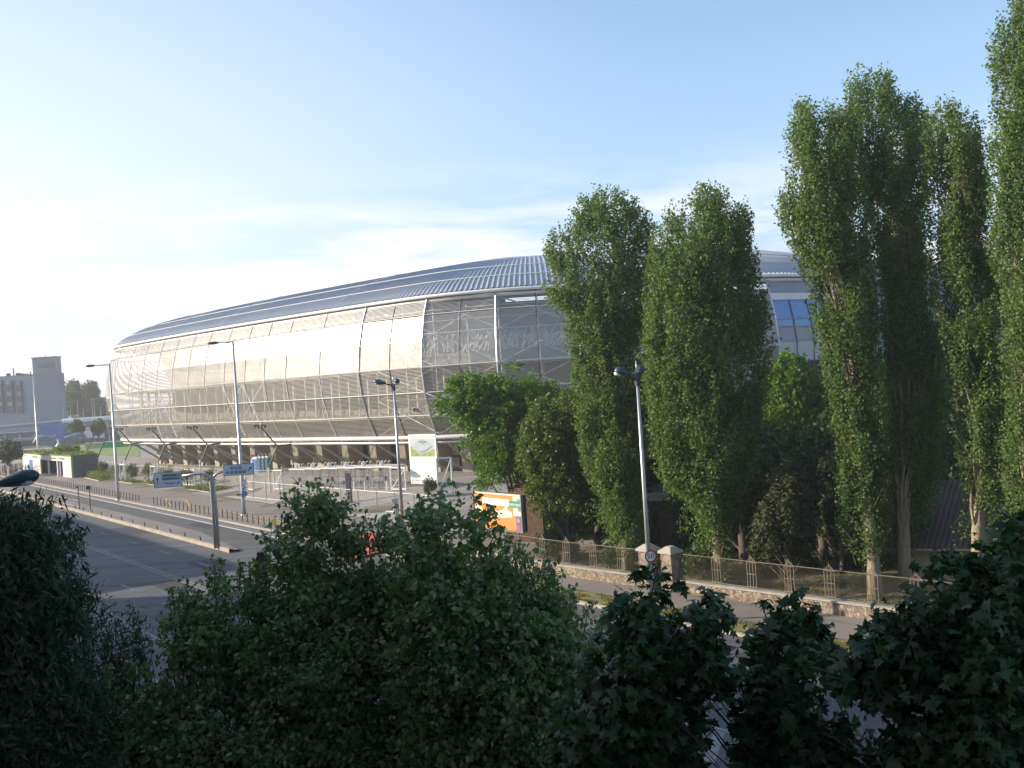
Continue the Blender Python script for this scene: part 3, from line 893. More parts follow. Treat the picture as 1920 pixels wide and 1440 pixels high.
for i in range(4, NN - 4):
    for s in ((0.0, 0.5) if (ring[i + 1] - ring[i]).length > 6 else (0.0,)):
        p = ring[i].lerp(ring[i + 1], s); n_ = RN[i]
        q = p - n_ * 2.6
        mb.bar((q.x, q.y, 8.6), (q.x, q.y, 14.0), 0.34, m_cream)
        q2 = p - n_ * 1.0
        mb.bar((q2.x, q2.y, 8.6), (q2.x, q2.y, 22.0), 0.16, m_offwhite)
mb.build('columns', stad)
for i in range(4, NN - 5):
    mb = MB()
    if (ring[i + 1] - ring[i]).length > 6 and i < GL:
        lv = (6.3, 10.5, 14.3, 18.2, 22.0) if i >= 16 else (14.3, 18.2, 22.0)
        for a, b in zip(lv[:-1], lv[1:]):
            mb.bar(ins_pt(i, 0.9, a), ins_pt(i + 1, 0.9, b), 0.17, m_offwhite)
            mb.bar(ins_pt(i + 1, 0.9, a), ins_pt(i, 0.9, b), 0.17, m_offwhite)
            mb.bar(ins_pt(i, 0.9, b), ins_pt(i + 1, 0.9, b), 0.19, m_offwhite)
    elif i % 5 in (0, 1) and i < GL:
        mb.bar(ins_pt(i, 0.9, 14.0), ins_pt(i + 1, 0.9, 6.4), 0.22, m_white)
        mb.bar(ins_pt(i + 1, 0.9, 14.0), ins_pt(i, 0.9, 9.4), 0.18, m_white)
    if mb.v: mb.build('brace', stad)
for z in (20.9, 19.6):
    mb = MB(); mb.tube([ins_pt(i, 0.8, z) for i in range(4, NN - 4)], 0.065, m_offwhite, 4); mb.build('inner_rail', stad)
# decorative lattice band seen through the corner screens
mb = MB()
for i in range(15, 21):
    a, b = ins_pt(i, 1.6, 0), ins_pt(i + 1, 1.6, 0)
    for q in range(46):
        s1, s2 = ru(0, 1), 0
        s2 = s1 + ru(-0.18, 0.18)
        z1, z2 = (ru(15.6, 16.4), ru(17.2, 18.2))
        p = a.lerp(b, s1); r_ = a.lerp(b, max(0, min(1, s2)))
        mb.bar((p.x, p.y, z1), (r_.x, r_.y, z2), 0.11, m_white)
mb.build('lattice_band', stad)
# raking struts and concrete piers at the foot
perim = catmull(near, 6)
PL = [0.0]
for i in range(1, len(perim)): PL.append(PL[-1] + (perim[i] - perim[i - 1]).length)
def along(s):
    x = float(np.interp(s, PL, [p.x for p in perim])); y = float(np.interp(s, PL, [p.y for p in perim]))
    x2 = float(np.interp(s + 0.5, PL, [p.x for p in perim])); y2 = float(np.interp(s + 0.5, PL, [p.y for p in perim]))
    d = Vector((x2 - x, y2 - y, 0)).normalized(); n_ = Vector((-d.y, d.x, 0))
    p = Vector((x, y, 0))
    if n_.dot(p - Cc) < 0: n_ = -n_
    return p, d, n_
s = 34.0
q = 0
GZ = 1.25
while s < min(PL[-1] - 20, 205):
    p, d, n_ = along(s)
    c = p - n_ * 6.6
    mb = MB()
    w = 1.45
    co = []
    for z, ww, dep in ((GZ - 0.2, 1.45, 2.2), (6.6, 1.15, 3.0)):
        for i_, j_ in ((-1, -1), (1, -1), (1, 1), (-1, 1)):
            co.append(c + d * (i_ * ww / 2) - n_ * (j_ * dep / 2) + Vector((0, 0, z)))
    mb.hexa(co, m_conc)
    mb.build('pier', stad)
    mb = MB()
    top = p - n_ * 0.3 + Vector((0, 0, 5.8))
    ft = p - n_ * 6.2 + d * 0.9
    mb.tube([top, (ft.x, ft.y, GZ + 0.3)], [0.17, 0.17], m_steel, 8)
    mb.box((ft.x, ft.y, GZ - 0.1), 0.9, 0.9, 0.8, m_cream, ax=d, top=0.35)
    mb.build('strut', stad)
    if q % 4 == 1:
        mb = MB()
        ft2 = p - n_ * 6.2 + d * 4.2
        mb.tube([top, (ft2.x, ft2.y, GZ + 0.3)], 0.15, m_steel, 8)
        mb.build('strut', stad)
    s += 6.0; q += 1
# doors and openings in the ground floor wall
for k, s in enumerate(np.arange(40, 150, 7.3)):
    p, d, n_ = along(s)
    c = p - n_ * 10.35
    mb = MB(); mb.box((c.x, c.y, GZ), 2.6, 0.12, 3.3 if k % 3 else 2.6, m_darkin, ax=d); mb.build('doorway', stad)
# glazed right front
mb = MB(); mg = MB(); ms = MB(); ml = MB(); mf = MB()
for i in range(GL, NN - 4):
    mb.face([fp(i + 1, 0), fp(i, 0), fp(i, 1), fp(i + 1, 1)], m_panelg)
    def zq(i_, z):
        for k in range(6):
            if prof[k][0] >= z >= prof[k + 1][0]:
                f_ = (prof[k][0] - z) / (prof[k][0] - prof[k + 1][0])
                return fp(i_, k).lerp(fp(i_, k + 1), f_)
        return fp(i_, 6)
    for a, b, mm, tgt in ((20.35, 19.5, m_offwhite, ms), (19.5, 17.2, m_glassb, mg), (17.2, 16.3, m_glassb, mg), (16.3, 14.6, m_panelg, ms), (14.6, 12.2, m_panelw, ms), (12.2, 8.6, m_paneldk, mg)):
        tgt.face([zq(i + 1, a), zq(i, a), zq(i, b), zq(i + 1, b)], mm)
    ms.face([zq(i + 1, 8.6), zq(i, 8.6), zq(i, 6.2), zq(i + 1, 6.2)], m_panelg)
    for s in (0.0, 0.33, 0.66):
        for a, b in ((19.5, 17.3), (17.3, 14.3), (14.3, 11.3), (11.3, 8.7)):
            p1 = zq(i, a).lerp(zq(i + 1, a), s) + RN[i] * 0.08; p2 = zq(i, b).lerp(zq(i + 1, b), s) + RN[i] * 0.08
            mf.bar(p1, p2, 0.11, m_dark)
    for z in (19.5, 17.2, 16.3, 14.6, 12.2):
        mf.bar(zq(i, z) + RN[i] * 0.08, zq(i + 1, z) + RN[i] * 0.08, 0.10, m_steel)
mb.build('upper_cladding', stad); mg.build('glazing', stad); ms.build('spandrel_band', stad); mf.build('glazing_bars', stad)

# ------------------------------------------------------------------ tree machinery
def inside(poly, x, y):
    n = len(poly); r = np.zeros(len(x), bool)
    j = n - 1
    for i in range(n):
        xi, yi = poly[i]; xj, yj = poly[j]
        c = ((yi > y) != (yj > y)) & (x < (xj - xi) * (y - yi) / (yj - yi + 1e-9) + xi)
        r ^= c; j = i
    return r
def edist(poly, x, y):
    best = np.full(len(x), 1e9); n = len(poly)
    for i in range(n):
        a = np.array(poly[i]); b = np.array(poly[(i + 1) % n]); ab = b - a
        t = np.clip(((x - a[0]) * ab[0] + (y - a[1]) * ab[1]) / (ab @ ab + 1e-9), 0, 1)
        best = np.minimum(best, np.hypot(x - a[0] - t * ab[0], y - a[1] - t * ab[1]))
    return best
RT = np.array(rt); UP = np.array(up); FW = np.array(fw)
def unproj(px, py, D):
    v = RT[None] * (px - 960)[:, None] + UP[None] * (720 - py)[:, None] + FW[None] * F
    return np.array([0, 0, HC])[None] + v * (D / v[:, 1])[:, None]
def clumps(polys, D, thick, n, rg, gap=0.0, gscale=0.5, vstretch=0.6, rag=0.6, inset=0.1):
    """clump centres filling the crown: outline from the tree's measured extent, depth as a rounded body"""
    out = []
    areas = []
    for poly in polys:
        a = np.array(poly); areas.append(abs(np.sum(a[:, 0] * np.roll(a[:, 1], 1) - np.roll(a[:, 0], 1) * a[:, 1])) / 2)
    tot = sum(areas)
    for poly, ar in zip(polys, areas):
        a = np.array(poly); want = int(n * ar / tot); got = []
        tries = 0
        while sum(len(g) for g in got) < want and tries < 40:
            tries += 1
            x = rg.uniform(a[:, 0].min(), a[:, 0].max(), want * 2); y = rg.uniform(a[:, 1].min(), a[:, 1].max(), want * 2)
            ok = inside(poly, x, y); x = x[ok]; y = y[ok]
            e = edist(poly, x, y) * D / F
            sc_ = D / F
            er = np.array([mnoise.noise(Vector((a_ * sc_ / (rag * 1.6), b_ * sc_ / (rag * 2.2 / max(vstretch, .3) * .6), 5.0))) for a_, b_ in zip(x, y)])
            ok = e > inset + rag * (0.35 + 1.1 * er)
            x = x[ok]; y = y[ok]; e = e[ok]
            e = np.minimum(e, thick)
            half = np.sqrt(np.maximum(0, e * (2 * thick - e)))
            w = rg.uniform(-1, 1, len(x)); w = np.sign(w) * np.abs(w) ** 0.6
            dd = D + w * half
            p = unproj(x, y, dd)
            if gap > 0:
                keep = np.array([mnoise.noise(Vector((q[0] * gscale, q[1] * gscale, q[2] * gscale * vstretch)) + Vector((7, 3, 1))) + 0.5 * mnoise.noise(Vector((q[0] * gscale * 3, q[1] * gscale * 3, q[2] * gscale * 3 * vstretch))) > gap - 0.5 for q in p])
                p = p[keep]
            got.append(p)
        if got: out.append(np.concatenate(got)[:want])
    return np.concatenate(out)
def leaf_shape(kind):
    if kind == 'quad':
        v = np.array([[0, -0.5, 0], [0.36, 0.0, 0.06], [0, 0.55, 0], [-0.36, 0.0, 0.06]]); f = [(0, 1, 2, 3)]
    elif kind == 'lime':
        v = np.array([[0, -0.5, 0], [0.36, -0.2, 0.09], [0.30, 0.2, 0.07], [0, 0.6, -0.08], [-0.30, 0.2, 0.07], [-0.36, -0.2, 0.09], [0, 0.05, -0.02]])
        f = [(0, 1, 6), (1, 2, 6), (2, 3, 6), (3, 4, 6), (4, 5, 6), (5, 0, 6)]
    elif kind == 'narrow':
        v = np.array([[0, -0.6, 0], [0.14, 0.0, 0.03], [0, 0.6, -0.05], [-0.14, 0.0, 0.03]]); f = [(0, 1, 2, 3)]
    elif kind == 'blade':
        v = np.array([[-0.05, 0, 0], [0.05, 0, 0], [0.0, 1.0, 0.15]]); f = [(0, 1, 2)]
    else:   # maple: five pointed lobes
        ang = [-90, -55, -25, 5, 25, 55, 72, 90, 108, 125, 155, 175, 205, 235]
        rad = [0.30, 0.32, 0.56, 0.26, 0.60, 0.30, 0.46, 0.66, 0.46, 0.30, 0.60, 0.26, 0.56, 0.32]
        v = [[0, -0.05, 0]]
        for a, r in zip(ang, rad):
            v.append([r * math.cos(math.radians(a)), r * math.sin(math.radians(a)), -0.35 * r * r])
        v = np.array(v); n = len(ang); f = [(0, 1 + i, 1 + (i + 1) % n) for i in range(n)]
    return v, f
def leaves_mesh(name, C, size, kind, mat, parent, rg, outward=None, upb=0.45, rand=0.9, droop=0.0, sizevar=0.35):
    n = len(C)
    sv, sf = leaf_shape(kind)
    nrm = rg.normal(size=(n, 3)) * rand
    if outward is not None: nrm += outward * 0.7
    nrm[:, 2] += upb
    nrm /= np.linalg.norm(nrm, axis=1)[:, None] + 1e-9
    ydir = rg.normal(size=(n, 3)); ydir[:, 2] -= droop
    ydir -= nrm * np.sum(ydir * nrm, axis=1)[:, None]; ydir /= np.linalg.norm(ydir, axis=1)[:, None] + 1e-9
    xdir = np.cross(ydir, nrm)
    sz = size * (1 + rg.uniform(-sizevar, sizevar, n))
    k = len(sv)
    V = C[:, None, :] + sz[:, None, None] * (sv[None, :, 0, None] * xdir[:, None, :] + sv[None, :, 1, None] * ydir[:, None, :] + sv[None, :, 2, None] * nrm[:, None, :])
    V = V.reshape(-1, 3)
    if parent is not None: V = V - np.array(parent.location)[None]
    me = bpy.data.meshes.new(name)
    fl = np.array([len(f) for f in sf]); idx = np.concatenate([np.array(f) for f in sf])
    ls = len(idx)
    me.vertices.add(n * k); me.vertices.foreach_set('co', V.ravel().astype(np.float32))
    allidx = (np.arange(n)[:, None] * k + idx[None]).ravel()
    me.loops.add(n * ls); me.loops.foreach_set('vertex_index', allidx.astype(np.int32))
    st = np.concatenate([[0], np.cumsum(fl)[:-1]])
    starts = (np.arange(n)[:, None] * ls + st[None]).ravel()
    me.polygons.add(n * len(sf)); me.polygons.foreach_set('loop_start', starts.astype(np.int32))
    me.polygons.foreach_set('loop_total', np.tile(fl, n).astype(np.int32))
    me.update(calc_edges=True)
    lv = np.repeat(np.clip(rg.normal(0.5, 0.22, n), 0, 1), k)
    at = me.attributes.new('lv', 'FLOAT', 'POINT'); at.data.foreach_set('value', lv.astype(np.float32))
    me.materials.append(mat)
    o = bpy.data.objects.new(name, me)
    if parent is not None: o.parent = parent
    COL.objects.link(o)
    return o
def clump_leaves(cl, per, r, rg, vz=1.0, axis=None):
    n = len(cl)
    q = rg.normal(size=(n, per, 3)); q /= np.linalg.norm(q, axis=2)[:, :, None]
    rad = rg.uniform(0.25, 1, (n, per, 1)) ** 0.6
    rs = r * rg.uniform(0.6, 1.35, (n, 1, 1))
    off = q * rad * rs; off[:, :, 2] *= vz
    return (cl[:, None, :] + off).reshape(-1, 3), q.reshape(-1, 3)
def down(polys, dy, y0=1300):
    return [[(x, y + dy * max(0.0, min(1.0, (y0 - y) / 250 + 0.3)) if y < y0 else y) for x, y in p] for p in polys]
def spray_leaves(cl, per, length, rg, ctr, up_=0.3, out_=0.8, rnd=0.7, jit=0.06, bend_=0.35):
    """leaves strung along short arching twigs that grow out of the crown"""
    n = len(cl)
    d = rg.normal(size=(n, 3)) * rnd
    h = cl[:, :2] - ctr[None]; h /= np.linalg.norm(h, axis=1)[:, None] + 0.3
    d[:, :2] += h * out_; d[:, 2] += up_
    d /= np.linalg.norm(d, axis=1)[:, None] + 1e-9
    L_ = length * rg.uniform(0.6, 1.4, (n, 1, 1))
    s_ = rg.uniform(-0.5, 0.5, (n, per, 1))
    q = rg.normal(size=(n, per, 3)); q /= np.linalg.norm(q, axis=2)[:, :, None]
    wid = jit * (1.2 - (s_ + 0.5) * 0.8)
    pos = cl[:, None, :] + d[:, None, :] * s_ * L_ + q * wid
    pos[:, :, 2] -= (bend_ * L_[:, :, 0] * (s_[:, :, 0] + 0.5) ** 2)
    return pos.reshape(-1, 3), q.reshape(-1, 3), d
def curve_pts(a, b, bow, n=6, rg=rng):
    a = Vector(a); b = Vector(b); out = []
    side = Vector((rg.normal(), rg.normal(), 0)) * 0.04 * (b - a).length
    for i in range(n + 1):
        t = i / n
        p = a.lerp(b, t) + side * math.sin(math.pi * t)
        h = b - a
        hz = Vector((h.x, h.y, 0))
        p -= hz * (bow * math.sin(math.pi * t) * 0.5)
        out.append(p)
    return out
def tree(name, label, cat, polys, D, base, leafm, barkm, n, per, r, size, kind='quad', thick=3.0, vz=1.0, trunk_r=0.3, trunk_top=0.5, limbs=14, gap=0.0,
         group=None, upb=0.45, rand=0.9, droop=0.0, seed=1, gscale=0.5, bow=0.4, multi=1, limb_r=0.09, twigs=0, spray=None, vstretch=0.6, rag=0.6, inset=0.1, shoots=0, shoot_len=0.8, core=0, sizevar=0.35, xs=1.0):
    rg = np.random.default_rng(seed)
    root = empty(name, (base.x, base.y, base.z), label, cat, group)
    if xs != 1.0:
        polys = [[((x - (sum(q[0] for q in p) / len(p))) * xs + sum(q[0] for q in p) / len(p), y) for x, y in p] for p in polys]
    cl = clumps(polys, D, thick, n, rg, gap, gscale, vstretch, rag, inset)
    if spray:
        C, q, sd = spray_leaves(cl, per, rg=rg, ctr=np.array([cl[:, 0].mean(), cl[:, 1].mean()]), **spray)
    else:
        C, q = clump_leaves(cl, per, r, rg, vz)
    if shoots:
        px_, py_, ox, oy = [], [], [], []
        for p in polys:
            a_ = np.array(p, float); b_ = np.roll(a_, -1, 0); ln_ = np.hypot(*(b_ - a_).T); cx_, cy_ = a_.mean(0)
            k_ = rg.choice(len(p), size=max(1, int(shoots * ln_.sum() / 1500)), p=ln_ / ln_.sum()); t_ = rg.uniform(0, 1, len(k_))[:, None]
            q_ = a_[k_] * (1 - t_) + b_[k_] * t_
            nn_ = (b_ - a_)[k_]; nn_ = np.stack([nn_[:, 1], -nn_[:, 0]], 1) / (ln_[k_][:, None] + 1e-6)
            sgn = np.where(inside(p, q_[:, 0] + nn_[:, 0] * 3, q_[:, 1] + nn_[:, 1] * 3), -1, 1)[:, None]; nn_ = nn_ * sgn
            px_ += list(q_[:, 0]); py_ += list(q_[:, 1]); ox += list(nn_[:, 0]); oy += list(nn_[:, 1])
        px_, py_, ox, oy = map(np.array, (px_, py_, ox, oy))
        sel = (py_ < 1450)
        px_, py_, ox, oy = px_[sel], py_[sel], ox[sel], oy[sel]
        dd_ = D + rg.uniform(-0.5, 0.5, len(px_)) * thick
        b0 = unproj(px_, py_, dd_)
        dv = RT[None] * ox[:, None] - UP[None] * oy[:, None]; dv[:, 2] += 0.55; dv += rg.normal(size=dv.shape) * 0.35; dv[:, 2] += (0.9 if D > 30 else 0)
        dv /= np.linalg.norm(dv, axis=1)[:, None]
        Ls = shoot_len * rg.uniform(0.4, 1.25, len(px_))
        m_ = 16
        s_ = rg.uniform(-0.5, 0.7, (len(px_), m_, 1))
        qq_ = rg.normal(size=(len(px_), m_, 3)); qq_ /= np.linalg.norm(qq_, axis=2)[:, :, None]
        pos = b0[:, None, :] + dv[:, None, :] * s_ * Ls[:, None, None] + qq_ * max(0.07, 0.17 * shoot_len) * (1.3 - s_)
        C = np.concatenate([C, pos.reshape(-1, 3)]); q = np.concatenate([q, qq_.reshape(-1, 3)])
        shoot_seg = [(b0[i] - dv[i] * Ls[i] * 0.9, b0[i] + dv[i] * Ls[i] * 0.6) for i in range(len(px_))]
    else:
        shoot_seg = []
    if core:
        zt_ = cl[:, 2].max(); cxy = np.array([np.median(cl[:, 0]), np.median(cl[:, 1])])
        f_ = rg.uniform(0.12, 0.75, core)
        zz_ = base.z + (zt_ - base.z) * f_
        # follow the crown's own axis at each height
        ax_ = np.array([cl[np.abs(cl[:, 2] - z) < 1.5][:, :2].mean(0) if (np.abs(cl[:, 2] - z) < 1.5).sum() > 2 else (base.x, base.y) for z in zz_])
        cc_ = np.column_stack([ax_ + rg.normal(size=(core, 2)) * 0.65, zz_])
        Cc_, qc_ = clump_leaves(cc_, per, 0.5, rg, 1.6)
        C = np.concatenate([C, Cc_]); q = np.concatenate([q, qc_])
    ok = C[:, 2] > base.z + 0.15
    C = C[ok]; q = q[ok]
    ctr = np.array([cl[:, 0].mean(), cl[:, 1].mean()])
    outw = q.copy(); h = C[:, :2] - ctr; outw[:, :2] += 0.5 * h / (np.linalg.norm(h, axis=1)[:, None] + 0.5)
    leaves_mesh('crown', C, size, kind, leafm, root, rg, outw, upb, rand, droop, sizevar)
    zt = cl[:, 2].max(); mb = MB()
    bz = base.z
    tt = bz + (zt - bz) * trunk_top
    cx, cy = np.median(cl[cl[:, 2] > np.percentile(cl[:, 2], 50)][:, :2], axis=0)
    tp = Vector((base.x + (cx - base.x) * 0.6, base.y + (cy - base.y) * 0.6, tt))
    def axis_at(z):
        k_ = np.abs(cl[:, 2] - z) < 1.6
        return (cl[k_][:, 0].mean(), cl[k_][:, 1].mean()) if k_.sum() > 3 else (base.x, base.y)
    if D > 25:
        stem = []
        for i in range(9):
            z_ = bz - 0.3 + (tt - bz + 0.3) * i / 8; f_ = sstep(0.12, 0.6, i / 8.0)
            ax_ = axis_at(z_); stem.append(Vector((base.x + (ax_[0] - base.x) * f_, base.y + (ax_[1] - base.y) * f_, z_)))
    else:
        stem = curve_pts(base - Vector((0, 0, 0.3)), tp, 0.0, 8, rg)
    mb.tube(stem, [trunk_r * (1 - 0.6 * i / 8) * (1.25 if i == 0 else 1) for i in range(9)], barkm, 9)
    mb.build('trunk', root, smooth=True)
    mb = MB()
    order = np.argsort(rg.uniform(size=len(cl)))[:limbs * 3]
    order = sorted(order, key=lambda i: -cl[i][2])[:limbs] if multi == 2 else order[:limbs]
    for i in order:
        e = Vector(cl[i]); hh = e.z - bz
        f_ = min(0.95, max(0.12, rg.uniform(0.15, 0.6) if multi == 2 else (hh / (zt - bz)) * 0.75))
        k_ = f_ * (8 if tt >= e.z * 0.9 else 8)
        k_ = min(k_, max(0.5, 8 * (e.z - 1.0 - bz) / (tt - bz + 1e-6) * 0.8))
        k_ = max(0.3, min(7.9, k_))
        s0 = stem[int(k_)].lerp(stem[int(k_) + 1], k_ - int(k_))
        pts = curve_pts(s0, e, bow, 6, rg)
        rr = limb_r * rg.uniform(0.7, 1.3)
        mb.tube(pts, [rr * (1 - 0.8 * j / 6) for j in range(7)], barkm, 5, caps=False)
        if twigs:
            for _ in range(twigs):
                j = int(rg.integers(2, 6)); a = pts[j]
                near_c = cl[np.argsort(np.linalg.norm(cl - np.array(a)[None], axis=1))[int(rg.integers(1, 12))]]
                mb.tube(curve_pts(a, near_c, 0.1, 3, rg), [rr * 0.35, rr * 0.28, rr * 0.2, rr * 0.1], barkm, 4, caps=False)
    for a_, b_ in shoot_seg[::2]:
        mb.tube([a_, b_], [0.012, 0.004], barkm, 4, caps=False)
    mb.build('limbs', root, smooth=True)
    return root

# ------------------------------------------------------------------ trees
def gb(px, py): return G(px, py, 0.13)
pop1 = [(1085,385),(1110,372),(1150,366),(1185,385),(1205,410),(1217,430),(1213,470),(1215,520),(1210,600),(1200,700),(1205,800),(1200,900),(1205,1000),(1190,1040),(1160,1035),(1130,960),(1110,900),(1090,820),(1085,740),(1080,690),(1068,620),(1065,580),(1035,565),(1030,545),(1055,530),(1040,500),(1030,480),(1050,440),(1075,450),(1080,430)]
pop2 = [(1265,400),(1280,430),(1295,375),(1335,362),(1365,380),(1372,410),(1390,395),(1405,420),(1412,480),(1425,530),(1440,600),(1442,700),(1425,760),(1420,850),(1400,900),(1370,960),(1365,1020),(1365,1090),(1350,1098),(1345,1040),(1330,1000),(1290,930),(1240,900),(1225,850),(1220,780),(1210,700),(1212,600),(1215,500),(1225,450),(1245,430)]
pop3 = [(1500,205),(1525,210),(1540,250),(1560,206),(1595,225),(1615,300),(1622,400),(1632,500),(1640,600),(1645,700),(1650,800),(1655,900),(1660,1000),(1650,1045),(1600,1040),(1583,1000),(1580,900),(1572,800),(1550,700),(1535,620),(1530,560),(1500,490),(1480,440),(1465,400),(1470,370),(1490,340),(1485,280),(1490,240)]
pop3b = [(1592,215),(1595,160),(1625,142),(1642,165),(1660,143),(1680,175),(1685,205),(1705,190),(1725,215),(1745,240),(1750,300),(1740,380),(1730,450),(1745,520),(1765,600),(1775,700),(1765,800),(1755,900),(1740,960),(1715,1010),(1690,1040),(1675,1000),(1670,850),(1660,700),(1645,560),(1628,420),(1608,300)]
pop4 = [(1750,230),(1765,215),(1790,205),(1805,235),(1815,215),(1830,260),(1845,300),(1848,380),(1855,450),(1878,520),(1885,600),(1875,700),(1870,800),(1880,900),(1865,950),(1830,955),(1815,900),(1800,800),(1790,700),(1770,600),(1760,500),(1757,400),(1748,300)]
pop5 = [(1870,90),(1885,50),(1900,30),(1930,10),(1990,60),(2010,300),(2010,700),(1990,950),(1900,1000),(1890,900),(1895,700),(1885,550),(1862,480),(1867,380),(1862,270),(1877,200),(1868,130)]
PG = 'tall poplars behind the stone wall'
pk = dict(leafm=L_pop, barkm=m_bark, kind='quad', vz=1.7, trunk_r=0.34, trunk_top=0.62, core=240, shoots=330, shoot_len=1.0, limbs=50, upb=0.35, rand=0.9, bow=0.75, twigs=1, group=PG, vstretch=0.35, rag=0.38, inset=0.0)
tree('poplar_tree', 'poplar with a side tuft to its left, standing left of the double-armed lamp', 'tree', [pop1], 59, gb(1178, 1078), n=1300, per=52, spray=dict(length=1.2, up_=1.6, out_=0.5, rnd=0.35, jit=0.30, bend_=0), r=0.5, size=0.15, thick=2.5, gap=0.34, gscale=0.85, limb_r=0.07, xs=1.04, seed=3, **pk)
tree('poplar_tree', 'broad dense poplar rising just right of the double-armed lamp', 'tree', [pop2], 54, gb(1352, 1104), n=2100, per=52, spray=dict(length=1.5, up_=1.6, out_=0.5, rnd=0.35, jit=0.30, bend_=0), r=0.5, size=0.145, thick=3.2, gap=0.32, gscale=0.85, limb_r=0.06, xs=0.97, seed=4, **pk)
tree('poplar_tree', 'poplar with a stout bare trunk foot behind the fence, leaning crown over the glazed front', 'tree', [pop3], 50, gb(1642, 1122), n=2000, per=40, spray=dict(length=1.5, up_=1.6, out_=0.5, rnd=0.35, jit=0.26, bend_=0), r=0.5, size=0.135, thick=2.6, gap=0.52, gscale=1.0, limb_r=0.08, xs=1.0, seed=5, **pk)
tree('poplar_tree', 'highest round-headed poplar with pale bare stems showing in its middle', 'tree', [pop3b], 52.5, gb(1700, 1108), n=2200, per=40, spray=dict(length=1.5, up_=1.6, out_=0.5, rnd=0.35, jit=0.26, bend_=0), r=0.5, size=0.135, thick=2.6, gap=0.52, gscale=1.0, limb_r=0.08, xs=1.0, seed=6, **pk)
tree('poplar_tree', 'thin see-through poplar with many pale branches, second from the right edge', 'tree', [pop4], 48, gb(1838, 1130), n=1700, per=36, spray=dict(length=1.4, up_=1.6, out_=0.5, rnd=0.35, jit=0.24, bend_=0), r=0.5, size=0.13, thick=2.2, gap=0.54, gscale=1.1, limb_r=0.075, xs=1.12, seed=7, **pk)
tree('poplar_tree', 'very tall poplar cut off by the right edge of the picture', 'tree', [pop5], 44, gb(1940, 1160), n=2100, per=36, spray=dict(length=1.4, up_=1.6, out_=0.5, rnd=0.35, jit=0.24, bend_=0), r=0.5, size=0.13, thick=2.4, gap=0.44, gscale=1.0, limb_r=0.075, seed=8, **pk)
locust = [(805,770),(830,720),(850,700),(880,690),(910,700),(930,690),(960,678),(1010,695),(1050,700),(1080,725),(1090,800),(1075,880),(1040,905),(1000,915),(960,920),(930,900),(900,922),(885,880),(870,850),(850,800),(825,790)]
tree('locust_tree', 'feathery bright green locust tree in front of the stadium corner', 'tree', [locust], 76, gb(968, 1012), leafm=L_loc, barkm=m_barkd, n=1500, per=36, spray=dict(length=1.6, up_=0.25, out_=0.9, rnd=0.6, jit=0.28, bend_=0.25), r=0.75, size=0.19, thick=4.0, vz=0.55, gap=0.36, rag=1.1, vstretch=1.4, trunk_r=0.3, trunk_top=0.45, limbs=26, limb_r=0.1, seed=9)
bush = [(970,800),(985,760),(1020,740),(1050,715),(1100,720),(1120,760),(1115,850),(1125,950),(1110,1005),(1060,1015),(1030,990),(1020,950),(990,930),(975,880),(965,840)]
tree('acacia_tree', 'yellowish green bushy tree behind the orange billboard', 'tree', [bush], 68, gb(1062, 1060), leafm=L_bush, barkm=m_barkd, n=1300, per=46, spray=dict(length=1.3, up_=0.6, out_=0.7, rnd=0.6, jit=0.33, bend_=0.15), r=0.7, size=0.18, thick=3.5, vz=0.9, gap=0.22, rag=0.9, limbs=18, seed=10)
bright = [(1425,720),(1450,680),(1475,660),(1500,665),(1530,690),(1560,710),(1585,760),(1590,850),(1560,930),(1430,930),(1400,850),(1418,780)]
tree('maple_tree', 'vivid green leafy tree between the broad poplar and the glazed stadium front', 'tree', [bright], 76, gb(1500, 1015), leafm=L_bright, barkm=m_barkd, n=1000, per=40, spray=dict(length=1.5, up_=0.7, out_=0.7, rnd=0.6, jit=0.36, bend_=0.1), r=0.85, size=0.26, thick=4.0, gap=0.08, limbs=14, seed=12)
pine1 = [(1420,930),(1445,880),(1480,850),(1510,880),(1530,930),(1545,1000),(1530,1060),(1480,1050),(1430,1068),(1402,1040),(1408,980)]
tree('pine_tree', 'dull green pine whose thin trunk stands right behind the fence', 'tree', [pine1], 52, gb(1486, 1128), leafm=L_pine, barkm=m_barkd, n=420, per=70, r=0.42, size=0.22, kind='narrow', thick=2.2, vz=0.8, gap=0.15, trunk_r=0.14, trunk_top=0.92, limbs=20, limb_r=0.04, bow=0.0, seed=13)
pine2 = [(1545,860),(1570,820),(1600,860),(1620,950),(1605,1030),(1550,1010),(1535,940)]
tree('pine_tree', 'dark pine half hidden behind the stout-footed poplar', 'tree', [pine2], 60, gb(1580, 1075), leafm=L_pine, barkm=m_barkd, n=340, per=60, r=0.55, size=0.28, kind='narrow', thick=2.4, vz=0.8, gap=0.1, trunk_r=0.15, trunk_top=0.9, limbs=16, limb_r=0.04, bow=0.0, seed=14)
bk = dict(leafm=L_back, barkm=m_barkd, per=40, r=1.0, size=0.34, limbs=10, gap=0.0)
tree('dark_tree', 'dark tree filling the gap between the two dense poplars', 'tree', [[(1185,700),(1215,690),(1250,760),(1260,900),(1240,985),(1150,1000),(1120,900),(1150,780)]], 72, gb(1196, 1040), n=480, thick=3.5, seed=15, **bk)
tree('dark_tree', 'dark tree behind the broad poplar and above the brick shed', 'tree', [[(1300,800),(1350,760),(1440,790),(1480,860),(1470,1000),(1400,1035),(1310,1010),(1290,900)]], 68, gb(1395, 1055), n=560, thick=3.5, seed=16, **bk)
tree('dark_tree', 'dark tree behind the pines beside the vivid green one', 'tree', [[(1400,860),(1480,820),(1560,790),(1620,760),(1660,820),(1650,1010),(1560,1020),(1420,1010)]], 70, gb(1545, 1050), n=640, thick=3.5, seed=17, **bk)
